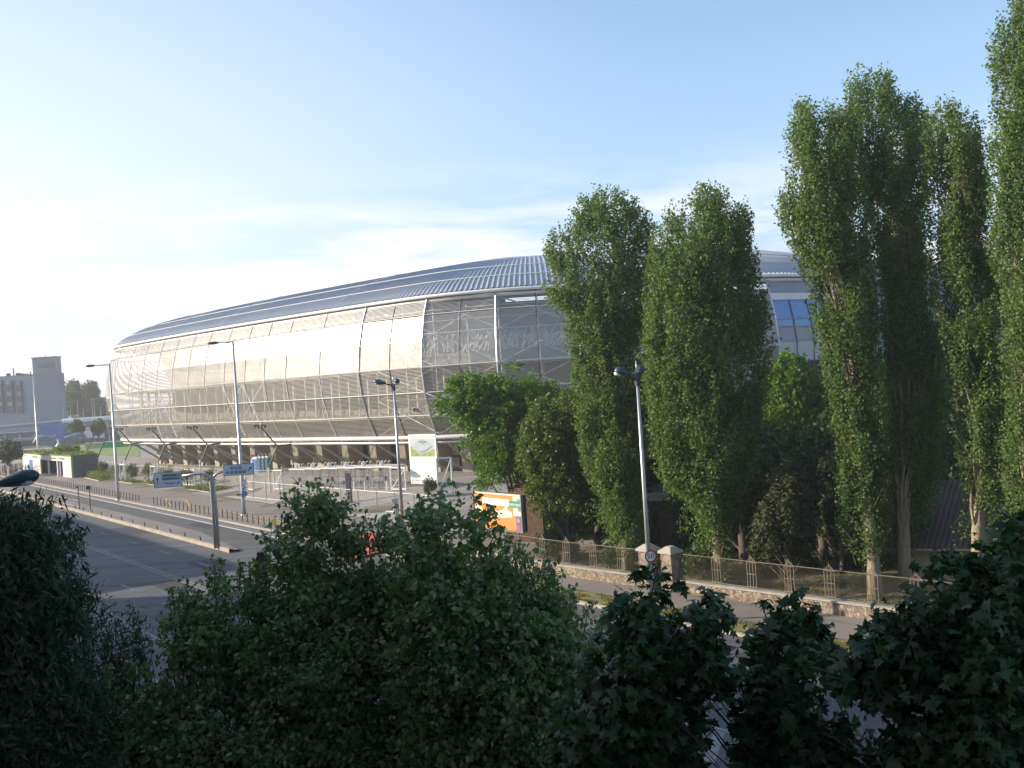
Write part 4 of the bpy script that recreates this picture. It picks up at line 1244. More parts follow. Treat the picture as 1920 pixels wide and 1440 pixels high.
tree('dark_tree', 'dark tree behind the stems of the highest poplar', 'tree', [[(1640,700),(1700,640),(1760,640),(1800,740),(1800,880),(1780,990),(1650,1010),(1620,850)]], 68, gb(1720, 1045), n=560, thick=3.5, seed=18, **bk)
tree('dark_tree', 'dark tree between the thin poplar and the tiled roofs', 'tree', [[(1800,820),(1850,760),(1960,720),(2040,760),(2040,980),(1900,1010),(1800,990)]], 60, gb(1900, 1050), n=520, thick=3.5, seed=19, **bk)

tree('dark_tree', 'dark tree behind the acacia and the left dense poplar', 'tree', [[(1030,850),(1090,820),(1160,850),(1230,900),(1235,1010),(1180,1050),(1060,1050),(1015,1010)]], 78, gb(1120, 1030), n=420, thick=3.5, seed=35, **bk)
bk2 = dict(bk); bk2.update(per=40, r=0.8, size=0.26)
tree('dark_tree', 'low dark tree over the brick shed, left of the bare poplar stem', 'tree', [[(1260,930),(1300,900),(1370,930),(1400,1000),(1390,1050),(1300,1045),(1268,1000)]], 66.0, gb(1330, 1062), n=300, thick=2.4, seed=56, **bk2)
tree('dark_tree', 'low dark tree between the two pines', 'tree', [[(1520,980),(1560,940),(1620,960),(1660,1010),(1650,1060),(1530,1062)]], 64.0, gb(1590, 1068), n=300, thick=2.4, seed=57, **bk2)
tree('dark_tree', 'low dark tree left of the shed with the tiled roof', 'tree', [[(1670,960),(1720,900),(1780,930),(1800,1010),(1780,1050),(1680,1050)]], 63.0, gb(1735, 1066), n=340, thick=2.6, seed=58, **bk2)
SHG = 'bushes behind the iron fence'
for (pl, Dd, bx, by, lab, sd) in (([(1120,1030),(1150,1005),(1195,1000),(1205,1040),(1190,1062),(1125,1060)], 60.5, 1160, 1070, 'leafy bush at the fence just left of the gate pillars', 51),
        ([(1000,1010),(1040,995),(1090,1010),(1095,1050),(1010,1045)], 65, 1050, 1046, 'bush behind the fence below the acacia', 52),
        ([(1285,1040),(1310,1020),(1345,1035),(1350,1072),(1290,1072)], 56.5, 1315, 1084, 'bush behind the fence just right of the gate pillars', 53),
        ([(1420,1040),(1460,1015),(1520,1030),(1540,1070),(1500,1085),(1420,1075)], 57, 1480, 1090, 'low bush under the dull green pine', 54),
        ([(1570,1050),(1610,1030),(1700,1035),(1720,1075),(1600,1085)], 57, 1640, 1085, 'dark bush behind the stout poplar foot', 55)):
    tree('bush', lab, 'bush', [pl], Dd, gb(bx, by), leafm=L_back, barkm=m_barkd, n=150, per=40, r=0.42, size=0.14, thick=1.6, limbs=5, limb_r=0.03, trunk_r=0.08, trunk_top=0.5, gap=0.1, rag=0.4, seed=sd, group=SHG)
# foreground trees close to the viewer
L1 = [[(552,940),(575,908),(610,905),(645,935),(625,992),(618,1040),(650,1066),(710,1068),(770,1100),(800,1200),(830,1560),(380,1560),(60,1560),(60,1440),(130,1375),(250,1320),(190,1272),(260,1258),(330,1258),(380,1235),(330,1218),(300,1180),(345,1150),(322,1110),(365,1108),(440,1150),(470,1110),(420,1100),(402,1070),(430,1062),(500,1085),(515,1060),(485,1035),(515,995),(560,1000),(545,970)],
      [(640,990),(700,972),(752,985),(745,1006),(690,1010),(645,1012)], [(640,1060),(760,1055),(770,1110),(640,1110)]]
L2 = [[(765,990),(780,940),(850,918),(892,925),(912,960),(930,995),(970,1032),(1020,1035),(1018,1078),(1095,1135),(1128,1170),(1115,1300),(1160,1560),(780,1560),(745,1300),(738,1100),(760,1035)]]
LG = 'lime trees close to the viewer'
lk = dict(leafm=L_lime, barkm=m_barkd, kind='lime', r=0.3, vz=0.8, gscale=1.6, trunk_r=0.22, trunk_top=0.9, limb_r=0.03, upb=0.45, rand=0.8, droop=0.8, bow=0.2, group=LG, rag=0.32, inset=0.03, vstretch=1.0,
          shoots=260, shoot_len=0.42, sizevar=0.5,
          spray=dict(length=0.62, up_=0.45, out_=0.5, rnd=0.6, jit=0.085, bend_=0.3))
tree('lime_tree', 'big grey-green lime tree with a tall pointed leader, in shade beside the road', 'tree', down(L1, 14), 17, td(18.5, 6.5, 0.12), n=7600, per=17, size=0.072, thick=2.2, gap=0.50, limbs=120, seed=21, twigs=3, **lk)
tree('lime_tree', 'round-topped lime tree whose crown covers the foot of the orange billboard', 'tree', down(L2, 22), 15, td(12.4, 8.2, 0.12), n=4900, per=17, size=0.070, thick=2.0, gap=0.48, limbs=80, seed=22, twigs=3, **lk)
MA = [[(1192,1078),(1215,1060),(1240,1092),(1262,1130),(1268,1180),(1285,1230),(1300,1300),(1290,1420),(1330,1560),(1040,1560),(1050,1350),(1100,1270),(1135,1185),(1155,1135),(1178,1110)],
      [(1300,1125),(1335,1105),(1362,1150),(1366,1230),(1340,1310),(1300,1330),(1280,1240),(1288,1170)],
      [(1436,1150),(1480,1120),(1528,1150),(1538,1230),(1505,1290),(1525,1350),(1600,1400),(1660,1560),(1380,1560),(1400,1430),(1395,1330),(1405,1240),(1435,1210)],
      [(1050,1410),(1290,1400),(1300,1560),(1050,1560)], [(1400,1410),(1560,1385),(1740,1400),(1760,1560),(1380,1560)]]
mk = dict(leafm=L_maple, barkm=m_barkd, kind='maple', r=0.26, vz=0.6, gscale=2.6, trunk_r=0.16, trunk_top=0.9, limb_r=0.016, upb=0.85, rand=0.6, droop=0.5, bow=0.2, group='maples close to the viewer', rag=0.2, inset=0.02, vstretch=1.0,
          shoots=70, shoot_len=0.26, sizevar=0.5,
          spray=dict(length=0.5, up_=0.7, out_=0.3, rnd=0.5, jit=0.10, bend_=0.2))
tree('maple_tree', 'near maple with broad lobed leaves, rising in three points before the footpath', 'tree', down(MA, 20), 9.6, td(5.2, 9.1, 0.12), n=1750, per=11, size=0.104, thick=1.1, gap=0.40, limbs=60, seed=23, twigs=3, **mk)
MBp = [[(1545,1165),(1600,1120),(1640,1085),(1680,1052),(1730,1100),(1738,1180),(1700,1235),(1640,1250),(1560,1215)],
       [(1705,1030),(1735,985),(1775,945),(1812,985),(1850,930),(1900,890),(2000,850),(2030,1560),(1720,1560),(1690,1440),(1725,1340),(1715,1260),(1742,1150)],
       [(1660,1420),(1720,1380),(1760,1560),(1620,1560)]]
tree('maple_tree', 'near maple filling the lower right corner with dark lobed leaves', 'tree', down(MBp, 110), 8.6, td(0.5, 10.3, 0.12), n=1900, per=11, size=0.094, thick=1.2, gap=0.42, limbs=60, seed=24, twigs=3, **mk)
WT = [[(-60,935),(20,925),(75,930),(115,960),(142,1010),(120,1050),(165,1055),(143,1100),(182,1128),(132,1165),(150,1250),(190,1300),(215,1560),(-120,1560),(-120,900)]]
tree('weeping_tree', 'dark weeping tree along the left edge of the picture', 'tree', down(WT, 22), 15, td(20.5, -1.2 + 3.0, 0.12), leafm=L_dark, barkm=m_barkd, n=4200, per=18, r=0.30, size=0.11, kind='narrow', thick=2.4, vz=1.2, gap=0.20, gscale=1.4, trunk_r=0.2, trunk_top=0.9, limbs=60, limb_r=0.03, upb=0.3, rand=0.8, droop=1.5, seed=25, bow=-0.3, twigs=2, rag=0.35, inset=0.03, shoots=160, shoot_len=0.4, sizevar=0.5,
     spray=dict(length=0.7, up_=-0.4, out_=0.5, rnd=0.45, jit=0.10, bend_=0.4))
# hanging sprays of a second, thinner tree
WS = [[(150,1180),(185,1150),(215,1170),(255,1150),(290,1190),(285,1270),(262,1290),(262,1400),(215,1450),(120,1480),(110,1300)]]
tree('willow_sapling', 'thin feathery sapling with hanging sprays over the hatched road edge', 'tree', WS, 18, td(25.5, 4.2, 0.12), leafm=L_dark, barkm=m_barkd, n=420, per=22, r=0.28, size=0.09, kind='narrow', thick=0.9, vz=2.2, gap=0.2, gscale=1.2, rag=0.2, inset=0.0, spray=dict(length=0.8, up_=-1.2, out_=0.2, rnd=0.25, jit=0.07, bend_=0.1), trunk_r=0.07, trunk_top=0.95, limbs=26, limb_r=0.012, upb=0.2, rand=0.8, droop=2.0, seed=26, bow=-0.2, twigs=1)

# ------------------------------------------------------------------ street lamps
def head(mb, c, d, L_, m=m_steel, w=0.17):
    d = Vector(d).normalized()
    pts = [Vector(c) + d * (L_ * k) for k in (0, 0.25, 0.6, 0.9, 1.0)]
    mb.tube(pts, [w * 0.45, w * 0.9, w * 1.1, w * 0.7, w * 0.2], m, 10)
def lamp_single(g, ytop, arm_dir, arm_len, label, r0=0.21):
    root = empty('street_lamp', g, label, 'street lamp', 'tall single-armed street lamps')
    zt = ztop(g, ytop)
    mb = MB(); mb.tube([(g.x, g.y, g.z), (g.x, g.y, g.z + 1.2), (g.x, g.y, zt)], [r0, r0 * 0.95, r0 * 0.45], m_steel, 14)
    mb.build('pole', root, smooth=True)
    mb = MB(); mb.tube([(g.x, g.y, g.z), (g.x, g.y, g.z + 0.12)], [0.34, 0.30], m_steel, 12); mb.build('base_flange', root)
    a = Vector(arm_dir).normalized(); t = Vector((g.x, g.y, zt - 0.12))
    mb = MB(); mb.tube([t, t + a * arm_len], [0.075, 0.05], m_steel, 8); mb.build('arm', root)
    mb = MB(); head(mb, t + a * (arm_len - 0.2), a, 1.15, m_brownmetal, 0.17); mb.build('luminaire', root, smooth=True)
    return root
lamp_single(G(222, 937, 0.12), 682, (-1, -0.1, 0), 2.0, 'tall single-armed street lamp beside the left row of bollards')
lamp_single(G(458, 966, 0.12), 639, (-1, -0.1, 0), 1.6, 'tall single-armed street lamp carrying two round signs')
lamp_single(G(74, 884, 0.12), 703, (0.2, -1, 0), 1.4, 'tall single-armed street lamp in front of the white kiosk')
def lamp_double(g, ytop, label, dirs, r0=0.15, hl=1.3):
    root = empty('double_street_lamp', g, label, 'street lamp', 'double-armed street lamps with teal heads')
    zt = ztop(g, ytop)
    mb = MB(); mb.tube([(g.x, g.y, g.z), (g.x, g.y, zt * 0.45), (g.x, g.y, zt - 0.3)], [r0, r0 * 0.8, r0 * 0.55], m_steel, 14)
    mb.tube([(g.x, g.y, zt - 0.3), (g.x, g.y, zt + 0.35)], [r0 * 0.35, 0.03], m_steel, 8)
    mb.build('pole', root, smooth=True)
    mb = MB(); mb.tube([(g.x, g.y, zt - 0.85), (g.x, g.y, zt - 0.25)], [r0 * 0.9, r0 * 0.7], m_dark, 12); mb.build('collar', root)
    for d, l, rise in dirs:
        d = Vector(d).normalized(); t = Vector((g.x, g.y, zt - 0.45))
        e = t + d * l + Vector((0, 0, rise))
        mb = MB(); mb.tube([t, t + d * (l * .5) + Vector((0, 0, rise * 0.35)), e], [0.07, 0.06, 0.05], m_tealhead, 8); mb.build('arm', root)
        c = e - d * 0.15
        pts = [c + d * (hl * k) + Vector((0, 0, 0.22 * k)) for k in (0, 0.15, 0.4, 0.7, 0.92, 1.0)]
        mb = MB(); mb.tube(pts, [0.07, 0.13, 0.19, 0.24, 0.16, 0.05], m_tealhead, 12); h_ = mb.build('luminaire', root, smooth=True)
        mb = MB(); q = pts[3]; mb.ball(q - Vector((0, 0, 0.10)), 0.2, m_lens, 10, (1.3, 1, 0.75)); mb.build('lamp_glass', h_, smooth=True)
    return root
lamp_double(G(757, 1012, 0.12), 712, 'double-armed street lamp left of the white stadium hoarding', [((-1, 0.15, 0), 0.75, 0.2), ((0.35, -1, 0), 0.6, 0.15)], hl=1.0)
lamp_double(G(1224, 1165, 0.12), 690, 'double-armed street lamp with the round 50 sign on its pole', [((-1, 0.1, 0), 0.5, 0.2), ((0.35, 1, 0), 0.6, 0.2)], r0=0.13, hl=0.7)
gl = td(29.0, 3.6, 0.12)
gl = P(-70, 925, 29.0); gl = Vector((gl.x, gl.y, 0.12))
lamp_double(gl, 905, 'double-armed street lamp whose teal head pokes past the dark weeping tree', [((1, 0.0, 0), 1.15, 0.33), ((0.7, -0.75, 0), 1.0, 0.1)], hl=1.25)

# ------------------------------------------------------------------ signs
def disc(mb, c, x, y, r, m, n=28, off=0.0, r_in=None):
    z = x.cross(y); c = c + z * off
    mb.face([c + (x * math.cos(2 * math.pi * i / n) + y * math.sin(2 * math.pi * i / n)) * r for i in range(n)], m)
def tri(mb, c, x, y, r, m, off=0.0, inv=False):
    z = x.cross(y); c = c + z * off
    a = (90, 210, 330) if not inv else (270, 30, 150)
    mb.face([c + (x * math.cos(math.radians(q)) + y * math.sin(math.radians(q))) * r for q in a], m)
def plate_box(mb, c, x, y, w, h, t, m):
    z = x.cross(y)
    co = [c + x * (i * w / 2) + y * (j * h / 2) + z * (k * t / 2) for k in (-1, 1) for i, j in ((-1, -1), (1, -1), (1, 1), (-1, 1))]
    mb.hexa(co, m)
ZV = Vector((0, 0, 1))
def facing(azx=0.0):
    """x axis of a plate that faces the viewer's side, turned azx about the vertical"""
    x = Vector((math.cos(azx), math.sin(azx), 0)); return x, ZV.copy()
# 50 sign with two triangles on the lamp pole
lg = G(1224, 1165, 0.12)
x, y = facing(0.12); nz_ = x.cross(y)
c = P(1220, 1043, lg.y - 0.25); c = Vector((c.x, c.y, c.z))
root = empty('speed_sign', c, 'round red-edged sign reading 50 on the lamp pole by the gate pillars', 'traffic sign')
mb = MB()
R_ = 0.29
mb.tube([c - nz_ * 0.03, c - nz_ * 0.005], R_, m_signback, 28); mb.build('sign_plate', root)
mb = MB(); disc(mb, c, x, y, R_, m_red, off=0.0); disc(mb, c, x, y, R_ * 0.78, m_white, off=0.004); mb.build('sign_face', root)
text_mesh('digits', '50', 0.37, m_black, c + nz_ * 0.009, x, y, root)
for k, (py, lab) in enumerate(((1065, 'upper triangular warning sign under the 50 sign'), (1084, 'lower triangular warning sign under the 50 sign'))):
    c = P(1223, py, lg.y - 0.25)
    root = empty('warning_sign', c, lab, 'traffic sign', 'warning triangles under the 50 sign')
    mb = MB(); tri(mb, c, x, y, 0.31, m_signback, -0.02); tri(mb, c, x, y, 0.31, m_red); tri(mb, c, x, y, 0.23, m_signw, 0.004)
    mb.build('sign_plate', root)
    mb = MB(); plate_box(mb, c + nz_ * 0.008, x, y, 0.04, 0.17, 0.003, m_black); plate_box(mb, c + nz_ * 0.008 + x * 0.07 - y * 0.03, x, y, 0.03, 0.11, 0.003, m_black); mb.build('symbol', root)
# round signs on the second tall lamp
lg = G(458, 966, 0.12)
x, y = facing(-0.1); nz_ = x.cross(y)
c = P(457, 905, lg.y - 0.35)
root = empty('round_sign', c, 'round white sign with a thin dark red edge on the lamp pole', 'traffic sign')
mb = MB(); mb.tube([c - nz_ * 0.03, c - nz_ * 0.004], 0.30, m_signback, 24); mb.build('sign_plate', root)
mb = MB(); disc(mb, c, x, y, 0.30, m_red); disc(mb, c, x, y, 0.25, m_signw, off=0.004); mb.build('sign_face', root)
c = P(457.5, 915.5, lg.y - 0.35)
root = empty('round_sign', c, 'round white sign with a dark diagonal bar on the lamp pole', 'traffic sign')
mb = MB(); mb.tube([c - nz_ * 0.03, c - nz_ * 0.004], 0.27, m_signback, 24); mb.build('sign_plate', root)
mb = MB(); disc(mb, c, x, y, 0.27, m_signw); plate_box(mb, c + nz_ * 0.006, (x + y).normalized(), (y - x).normalized(), 0.5, 0.09, 0.004, m_black); mb.build('sign_face', root)
c = P(458.5, 926, lg.y - 0.35)
root = empty('cycle_sign', c, 'round blue sign low on the lamp pole', 'traffic sign')
mb = MB(); mb.tube([c - nz_ * 0.03, c - nz_ * 0.004], 0.30, m_signback, 24); mb.build('sign_plate', root)
mb = MB(); disc(mb, c, x, y, 0.30, m_blue2); plate_box(mb, c + nz_ * 0.006, x, y, 0.045, 0.3, 0.004, m_signw); mb.build('sign_face', root)
mb = MB(); c = P(448, 928, lg.y - 0.1); plate_box(mb, c, Vector((1, 0, 0)), ZV, 0.42, 0.16, 0.1, m_dark); mb.bar(c, c + Vector((0.5, 0.1, 0)), 0.05, m_dark)
one('push_button_box', mb, 'small black box clamped to the lamp pole beside the blue sign', 'box', loc=c)
# narrow give-way sign, warning triangle and yellow and blue signs by the crossing
def post_sign(g, ytop, name, label, build):
    root = empty(name, g, label, 'traffic sign')
    zt = ztop(g, ytop)
    mb = MB(); mb.tube([(g.x, g.y, g.z), (g.x, g.y, zt)], 0.04, m_steel, 8); mb.build('post', root)
    build(root, Vector((g.x, g.y, zt)))
    return root
def b1(root, t):
    x = Vector((0.75, 0.66, 0)); y = ZV; nz_ = x.cross(y); c = t + nz_ * 0.05 - y * 0.35
    mb = MB(); tri(mb, c, x, y, 0.45, m_white, inv=True); tri(mb, c, x, y, 0.45, m_signback, -0.02, inv=True)
    mb.face([c + nz_ * 0.003 + x * a + y * b for a, b in ((-.3, .13), (.3, .13), (0, -.35))], m_signw); mb.build('sign_plate', root)
post_sign(G(745, 1003, 0.12), 932, 'give_way_sign', 'narrow upside-down triangle sign seen from the side, left of the lamp pole', b1)
mb = MB(); c = P(743.5, 958, G(745, 1003, .12).y + 0.6); plate_box(mb, c, Vector((0.8, .6, 0)), ZV, 0.5, 0.95, 0.03, m_pcream)
mb.bar((c.x, c.y, 0.12), (c.x, c.y, c.z + 0.5), 0.06, m_steel)
one('info_plate', mb, 'small upright cream plate on a post behind the give way sign', 'sign', loc=(c.x, c.y, 0.12))
def b2(root, t):
    x, y = facing(0.1); nz_ = x.cross(y); c = t - y * 0.42 + nz_ * 0.06
    mb = MB(); tri(mb, c, x, y, 0.5, m_signback, -0.02); tri(mb, c, x, y, 0.5, m_red); tri(mb, c, x, y, 0.36, m_signw, 0.004); plate_box(mb, c + nz_ * 0.008, x, y, 0.05, 0.2, 0.003, m_black); mb.build('sign_plate', root)
post_sign(G(754, 1028, 0.12), 973, 'warning_sign', 'triangular warning sign at the foot of the double-armed lamp', b2)
def b3(root, t):
    x, y = facing(0.3); nz_ = x.cross(y); c = t - y * 0.25 + nz_ * 0.05
    mb = MB(); plate_box(mb, c, (x + y).normalized(), (y - x).normalized(), 0.46, 0.46, 0.02, m_yel); mb.build('sign_plate', root)
post_sign(G(514, 996, 0.12), 974, 'yellow_sign', 'small yellow diamond sign behind the bollards at the tree edge', b3)
def b4(root, t):
    x, y = facing(0.2); nz_ = x.cross(y); c = t - y * 0.3 + nz_ * 0.05
    xx = (x + y * 0.35).normalized(); yy = nz_.cross(xx)
    mb = MB(); plate_box(mb, c, xx, yy, 0.75, 0.55, 0.02, m_blue2); plate_box(mb, c + nz_ * 0.014, (xx + yy).normalized(), (yy - xx).normalized(), 0.4, 0.07, 0.004, m_white); mb.build('sign_plate', root)
post_sign(G(521, 1058, 0.01), 1024, 'keep_right_sign', 'small tilted blue arrow sign at the edge of the lime tree', b4)

# gantry direction signs on the median
g = G(407, 1028, 0.16)
root = empty('direction_gantry', g, 'curved twin-tube post on the median holding two direction boards', 'sign post')
D_ = g.y
top = P(398, 905, D_)
for dx_ in (-0.13, 0.13):
    mb = MB()
    e = P(342, 892.5, D_) if dx_ < 0 else P(418, 884.5, D_)
    if dx_ < 0:
        mids = [P(396, 898, D_), P(391, 892, D_), P(381, 888.5, D_), P(366, 888.8, D_)]
    else:
        mids = [P(399, 897, D_), P(403, 891, D_), P(409, 887, D_)]
    pts = [Vector((g.x + dx_, g.y, g.z)), Vector((g.x + dx_, g.y, g.z + (top.z - g.z) * 0.6)), Vector((top.x + dx_ * 0.9, g.y, top.z))] + mids + [e]
    mb.tube(pts, [0.12] * 3 + [0.1] * (len(pts) - 3), m_steel, 12); mb.build('post', root, smooth=True)
def board(pxc, pyc, w, h, label):
    c = P(pxc, pyc, D_ - 0.15)
    r_ = empty('direction_board', c, label, 'road sign')
    x, y = facing(-0.03); nz_ = x.cross(y)
    mb = MB(); plate_box(mb, c, x, y, w + 0.08, h + 0.08, 0.06, m_dark); mb.build('frame', r_)
    mb = MB(); plate_box(mb, c + nz_ * 0.034, x, y, w, h, 0.006, m_signw); mb.build('panel', r_)
    return r_, c, x, y, nz_
r_, c, x, y, nz_ = board(315, 899.5, 2.2, 1.12, 'white direction board with a green panel and an arrow pointing up')
mb = MB(); plate_box(mb, c + nz_ * 0.041 + x * 0.28 + y * 0.22, x, y, 1.5, 0.46, 0.006, m_signg); mb.build('green_panel', r_)
text_mesh('lettering', 'Belváros', 0.34, m_signw, c + nz_ * 0.047 + x * 0.08 + y * 0.22, x, y, r_)
text_mesh('lettering', 'Népliget', 0.27, m_black, c + nz_ * 0.041 + x * 0.15 - y * 0.27, x, y, r_)
mb = MB(); disc(mb, c + nz_ * 0.046 + x * 0.86 + y * 0.22, x, y, 0.15, m_signw, off=0.001); disc(mb, c + nz_ * 0.047 + x * 0.86 + y * 0.22, x, y, 0.09, m_signg, off=0.003)
plate_box(mb, c + nz_ * 0.041 - x * 0.84 - y * 0.1, x, y, 0.07, 0.46, 0.006, m_navy)
mb.face([c + nz_ * 0.046 - x * 0.84 + x * a + y * b for a, b in ((-.15, .06), (.15, .06), (0, .24))], m_navy)
plate_box(mb, c + nz_ * 0.041 + x * 0.84 - y * 0.27, (x + y).normalized(), (y - x).normalized(), 0.22, 0.07, 0.006, m_navy); plate_box(mb, c + nz_ * 0.044 + x * 0.84 - y * 0.27, (x - y).normalized(), (y + x).normalized(), 0.22, 0.07, 0.006, m_navy)
mb.build('arrow', r_)
r_, c, x, y, nz_ = board(447.5, 880.5, 2.35, 0.82, 'white direction board with two rows of small dark plates and a slanting arrow')
for i, (u, v_, mm) in enumerate(((-0.52, .17, m_navy), (-0.2, .17, m_blue2), (0.12, .17, m_navy), (-0.9, -.19, m_blue2), (-0.55, -.19, m_navy), (-0.2, -.19, m_dark), (0.13, -.19, m_dark), (0.45, -.19, m_dark))):
    mb = MB(); plate_box(mb, c + nz_ * 0.041 + x * u + y * v_, x, y, 0.25, 0.19, 0.006, mm)
    plate_box(mb, c + nz_ * 0.044 + x * u + y * v_, x, y, 0.15, 0.045, 0.004, m_signw)
    mb.build('route_plate', r_)
mb = MB(); plate_box(mb, c + nz_ * 0.041 + y * 0.0 - x * .15, x, y, 1.7, 0.03, 0.006, m_panelg); mb.build('divider', r_)
mb = MB(); dd = (x + y).normalized(); plate_box(mb, c + nz_ * 0.041 + x * 0.9, dd, nz_.cross(dd), 0.38, 0.07, 0.006, m_navy)
tipc = c + nz_ * 0.047 + x * 0.9 + dd * 0.24; mb.face([tipc, tipc - x * 0.24 - y * 0.02, tipc - y * 0.24 - x * 0.02], m_navy); mb.build('arrow', r_)

# white hoarding with a stadium picture
hw = 4.75; cl_ = G(768, 928, 0.4)
x = Vector((0.76, -0.65, 0)); y = ZV; nz_ = x.cross(y)
if nz_.y > 0: nz_ = -nz_
Dh = 107.0
c = P(794, 861, Dh); gb_ = gz(c.x, c.y) + 0.12
root = empty('stadium_hoarding', (c.x, c.y, gb_), 'tall white hoarding with a stadium picture and lines of writing', 'billboard')
hh = 5.35; w_ = 4.15
mb = MB(); plate_box(mb, c, x, ZV, w_, hh, 0.14, m_poster); mb.build('board', root)
mb = MB()
for u in (-1.6, 1.5):
    q = c + x * u - nz_ * 0.12; mb.bar((q.x, q.y, gb_), (q.x, q.y, c.z + hh * 0.4), 0.14, m_steel)
mb.build('posts', root)
s_ = -1.0 if x.cross(ZV).dot(nz_) < 0 else 1.0
text_mesh('lettering', 'FERENCVÁROSI STADION', 0.33, m_panelg, c + nz_ * 0.076 + ZV * (hh * 0.445), x, ZV, root)
m_pic = M('picture_sky', (0.42, 0.47, 0.45), 0.5, var=0.12, scale=1.2)
m_pics = M('picture_shell', (0.36, 0.40, 0.46), 0.5, var=0.15, scale=1.4)
m_picg = M('picture_green', (0.22, 0.30, 0.10), 0.5, var=0.35, scale=2.2)
m_picd = M('picture_dark', (0.16, 0.20, 0.22), 0.5, var=0.3, scale=3)
mb = MB()
pc = c + nz_ * 0.076 + ZV * (hh * 0.235)
plate_box(mb, pc, x, ZV, 3.75, 1.95, 0.006, m_pic)
def shape(mb, pts, off, mm): mb.face([pc + x * a + ZV * b + nz_ * off for a, b in pts], mm)
shape(mb, [(-1.87, -.97), (1.87, -.97), (1.87, -.1), (0.6, -.55), (-.4, -.7), (-1.6, .1), (-1.87, .2)], 0.006, m_picg)
shape(mb, [(-1.6, .25), (-1.3, -.05), (-.7, -.4), (-.1, -.62), (.5, -.5), (1.1, -.2), (1.62, .1), (1.5, .3), (1.0, .68), (0.2, .88), (-.8, .72)], 0.009, m_pics)
shape(mb, [(-.7, -.4), (-.1, -.62), (.5, -.5), (1.1, -.2), (1.62, .1), (1.55, .2), (.9, -.05), (.3, -.3), (-.2, -.36)], 0.012, m_panelg)
shape(mb, [(-.75, .62), (.0, .82), (.85, .62), (.2, .38)], 0.012, m_picd)
shape(mb, [(-.35, .6), (.05, .7), (.5, .6), (.15, .46)], 0.015, m_picg)
mb.build('picture', root)
mb = MB()
for v_, a, b in ((-0.15, -1.7, 1.6), (-0.62, -1.8, -0.2), (-0.62, 0.2, 1.8), (-0.85, -0.4, -0.1), (-0.85, 0.3, 1.7), (-1.45, -1.7, 1.5), (-1.95, -1.7, -0.3), (-2.3, -1.7, 0.5)):
    u = a
    while u < b:
        l = ru(0.08, 0.25); plate_box(mb, c + nz_ * 0.074 + x * (u + l / 2) + ZV * v_, x, ZV, l, 0.07, 0.006, m_panelg); u += l + ru(0.04, 0.12)
mb.build('text_lines', root)

# orange billboard
x = Vector((0.62, -0.785, 0)).normalized(); nz_ = Vector((x.y, -x.x, 0))
if nz_.y > 0: nz_ = -nz_
cR = P(980, 964, 63.6)
c = cR - x * 2.62
zb = 0.13
root = empty('orange_billboard', (c.x, c.y, zb), 'orange poster billboard with a green corner plate on two thin legs', 'billboard')
bw, bh = 5.2, 2.35
z_ = nz_
mb = MB(); plate_box(mb, c - nz_ * 0.18, x, ZV, bw, bh, 0.34, m_dark); mb.build('case', root)
mb = MB(); plate_box(mb, c + nz_ * 0.02, x, ZV, bw - .12, bh - .12, 0.03, m_orange); mb.build('poster', root)
mb = MB()
for v_, mm in ((bh / 2, m_pcream), (-bh / 2, m_signback)): plate_box(mb, c + ZV * v_ + nz_ * 0.03, x, ZV, bw + .04, 0.1, 0.12, mm)
for u in (-bw / 2, bw / 2): plate_box(mb, c + x * u, x, ZV, 0.08, bh + .1, 0.2, m_signback)
mb.build('frame', root)
mb = MB()
def rect(u0, u1, v0, v1, off, mm): plate_box(mb, c + nz_ * (0.036 + off) + x * ((u0 + u1) / 2) + ZV * ((v0 + v1) / 2), x, ZV, u1 - u0, v1 - v0, 0.005, mm)
rect(1.72, 2.52, -0.15, 1.1, 0.0, m_pcream); rect(1.95, 2.52, -1.1, -0.15, 0.0, m_ppurple)
rect(2.2, 2.5, 0.15, 0.95, 0.004, m_signback)
rect(-1.55, 1.3, 0.42, 0.86, 0.004, m_poster); rect(1.3, 2.5, 0.36, 0.8, 0.008, m_pgreen)
rect(-1.2, 1.0, -0.35, 0.05, 0.004, m_poster)
ca = c + nz_ * 0.045
mb.face([ca + x * a + ZV * b for a, b in ((-1.3, -.3), (-1.2, .1), (-.9, .18), (-.2, .1), (.5, .12), (.8, .28), (1.0, .5), (1.15, .2), (1.55, .05), (1.6, -.3))], m_pcream)
mb.face([ca + nz_ * 0.004 + x * (-2.0 + 0.42 * math.cos(q)) + ZV * (0.0 + 0.5 * math.sin(q)) for q in np.linspace(0, 2 * math.pi, 20)[:-1]], m_yel)
mb.face([ca + nz_ * 0.008 + x * (-2.1 + 0.3 * math.cos(q)) + ZV * (-0.02 + 0.38 * math.sin(q)) for q in np.linspace(0, 2 * math.pi, 20)[:-1]], m_poster)
disc(mb, ca + x * 2.2 - ZV * 0.45 + nz_ * 0.004, x, ZV, 0.13, m_orange, off=0.0); disc(mb, ca + x * 2.22 - ZV * 0.9 + nz_ * 0.004, x, ZV, 0.14, m_ppink, off=0.0)
mb.build('poster_print', root)
text_mesh('lettering', 'metropol', 0.33, m_white, ca + x * 1.9 + ZV * 0.58 + nz_ * 0.006, x, ZV, root)
text_mesh('lettering', 'METRO', 0.3, m_black, ca - x * 0.4 - ZV * 0.14 + nz_ * 0.006, x, ZV, root)
for u in (0.3, 1.9):
    q = c + x * u - nz_ * 0.15; mb = MB(); mb.bar((q.x, q.y, zb), (q.x, q.y, c.z - bh / 2 + 0.1), 0.13, m_steel, 6); mb.build('leg', root)

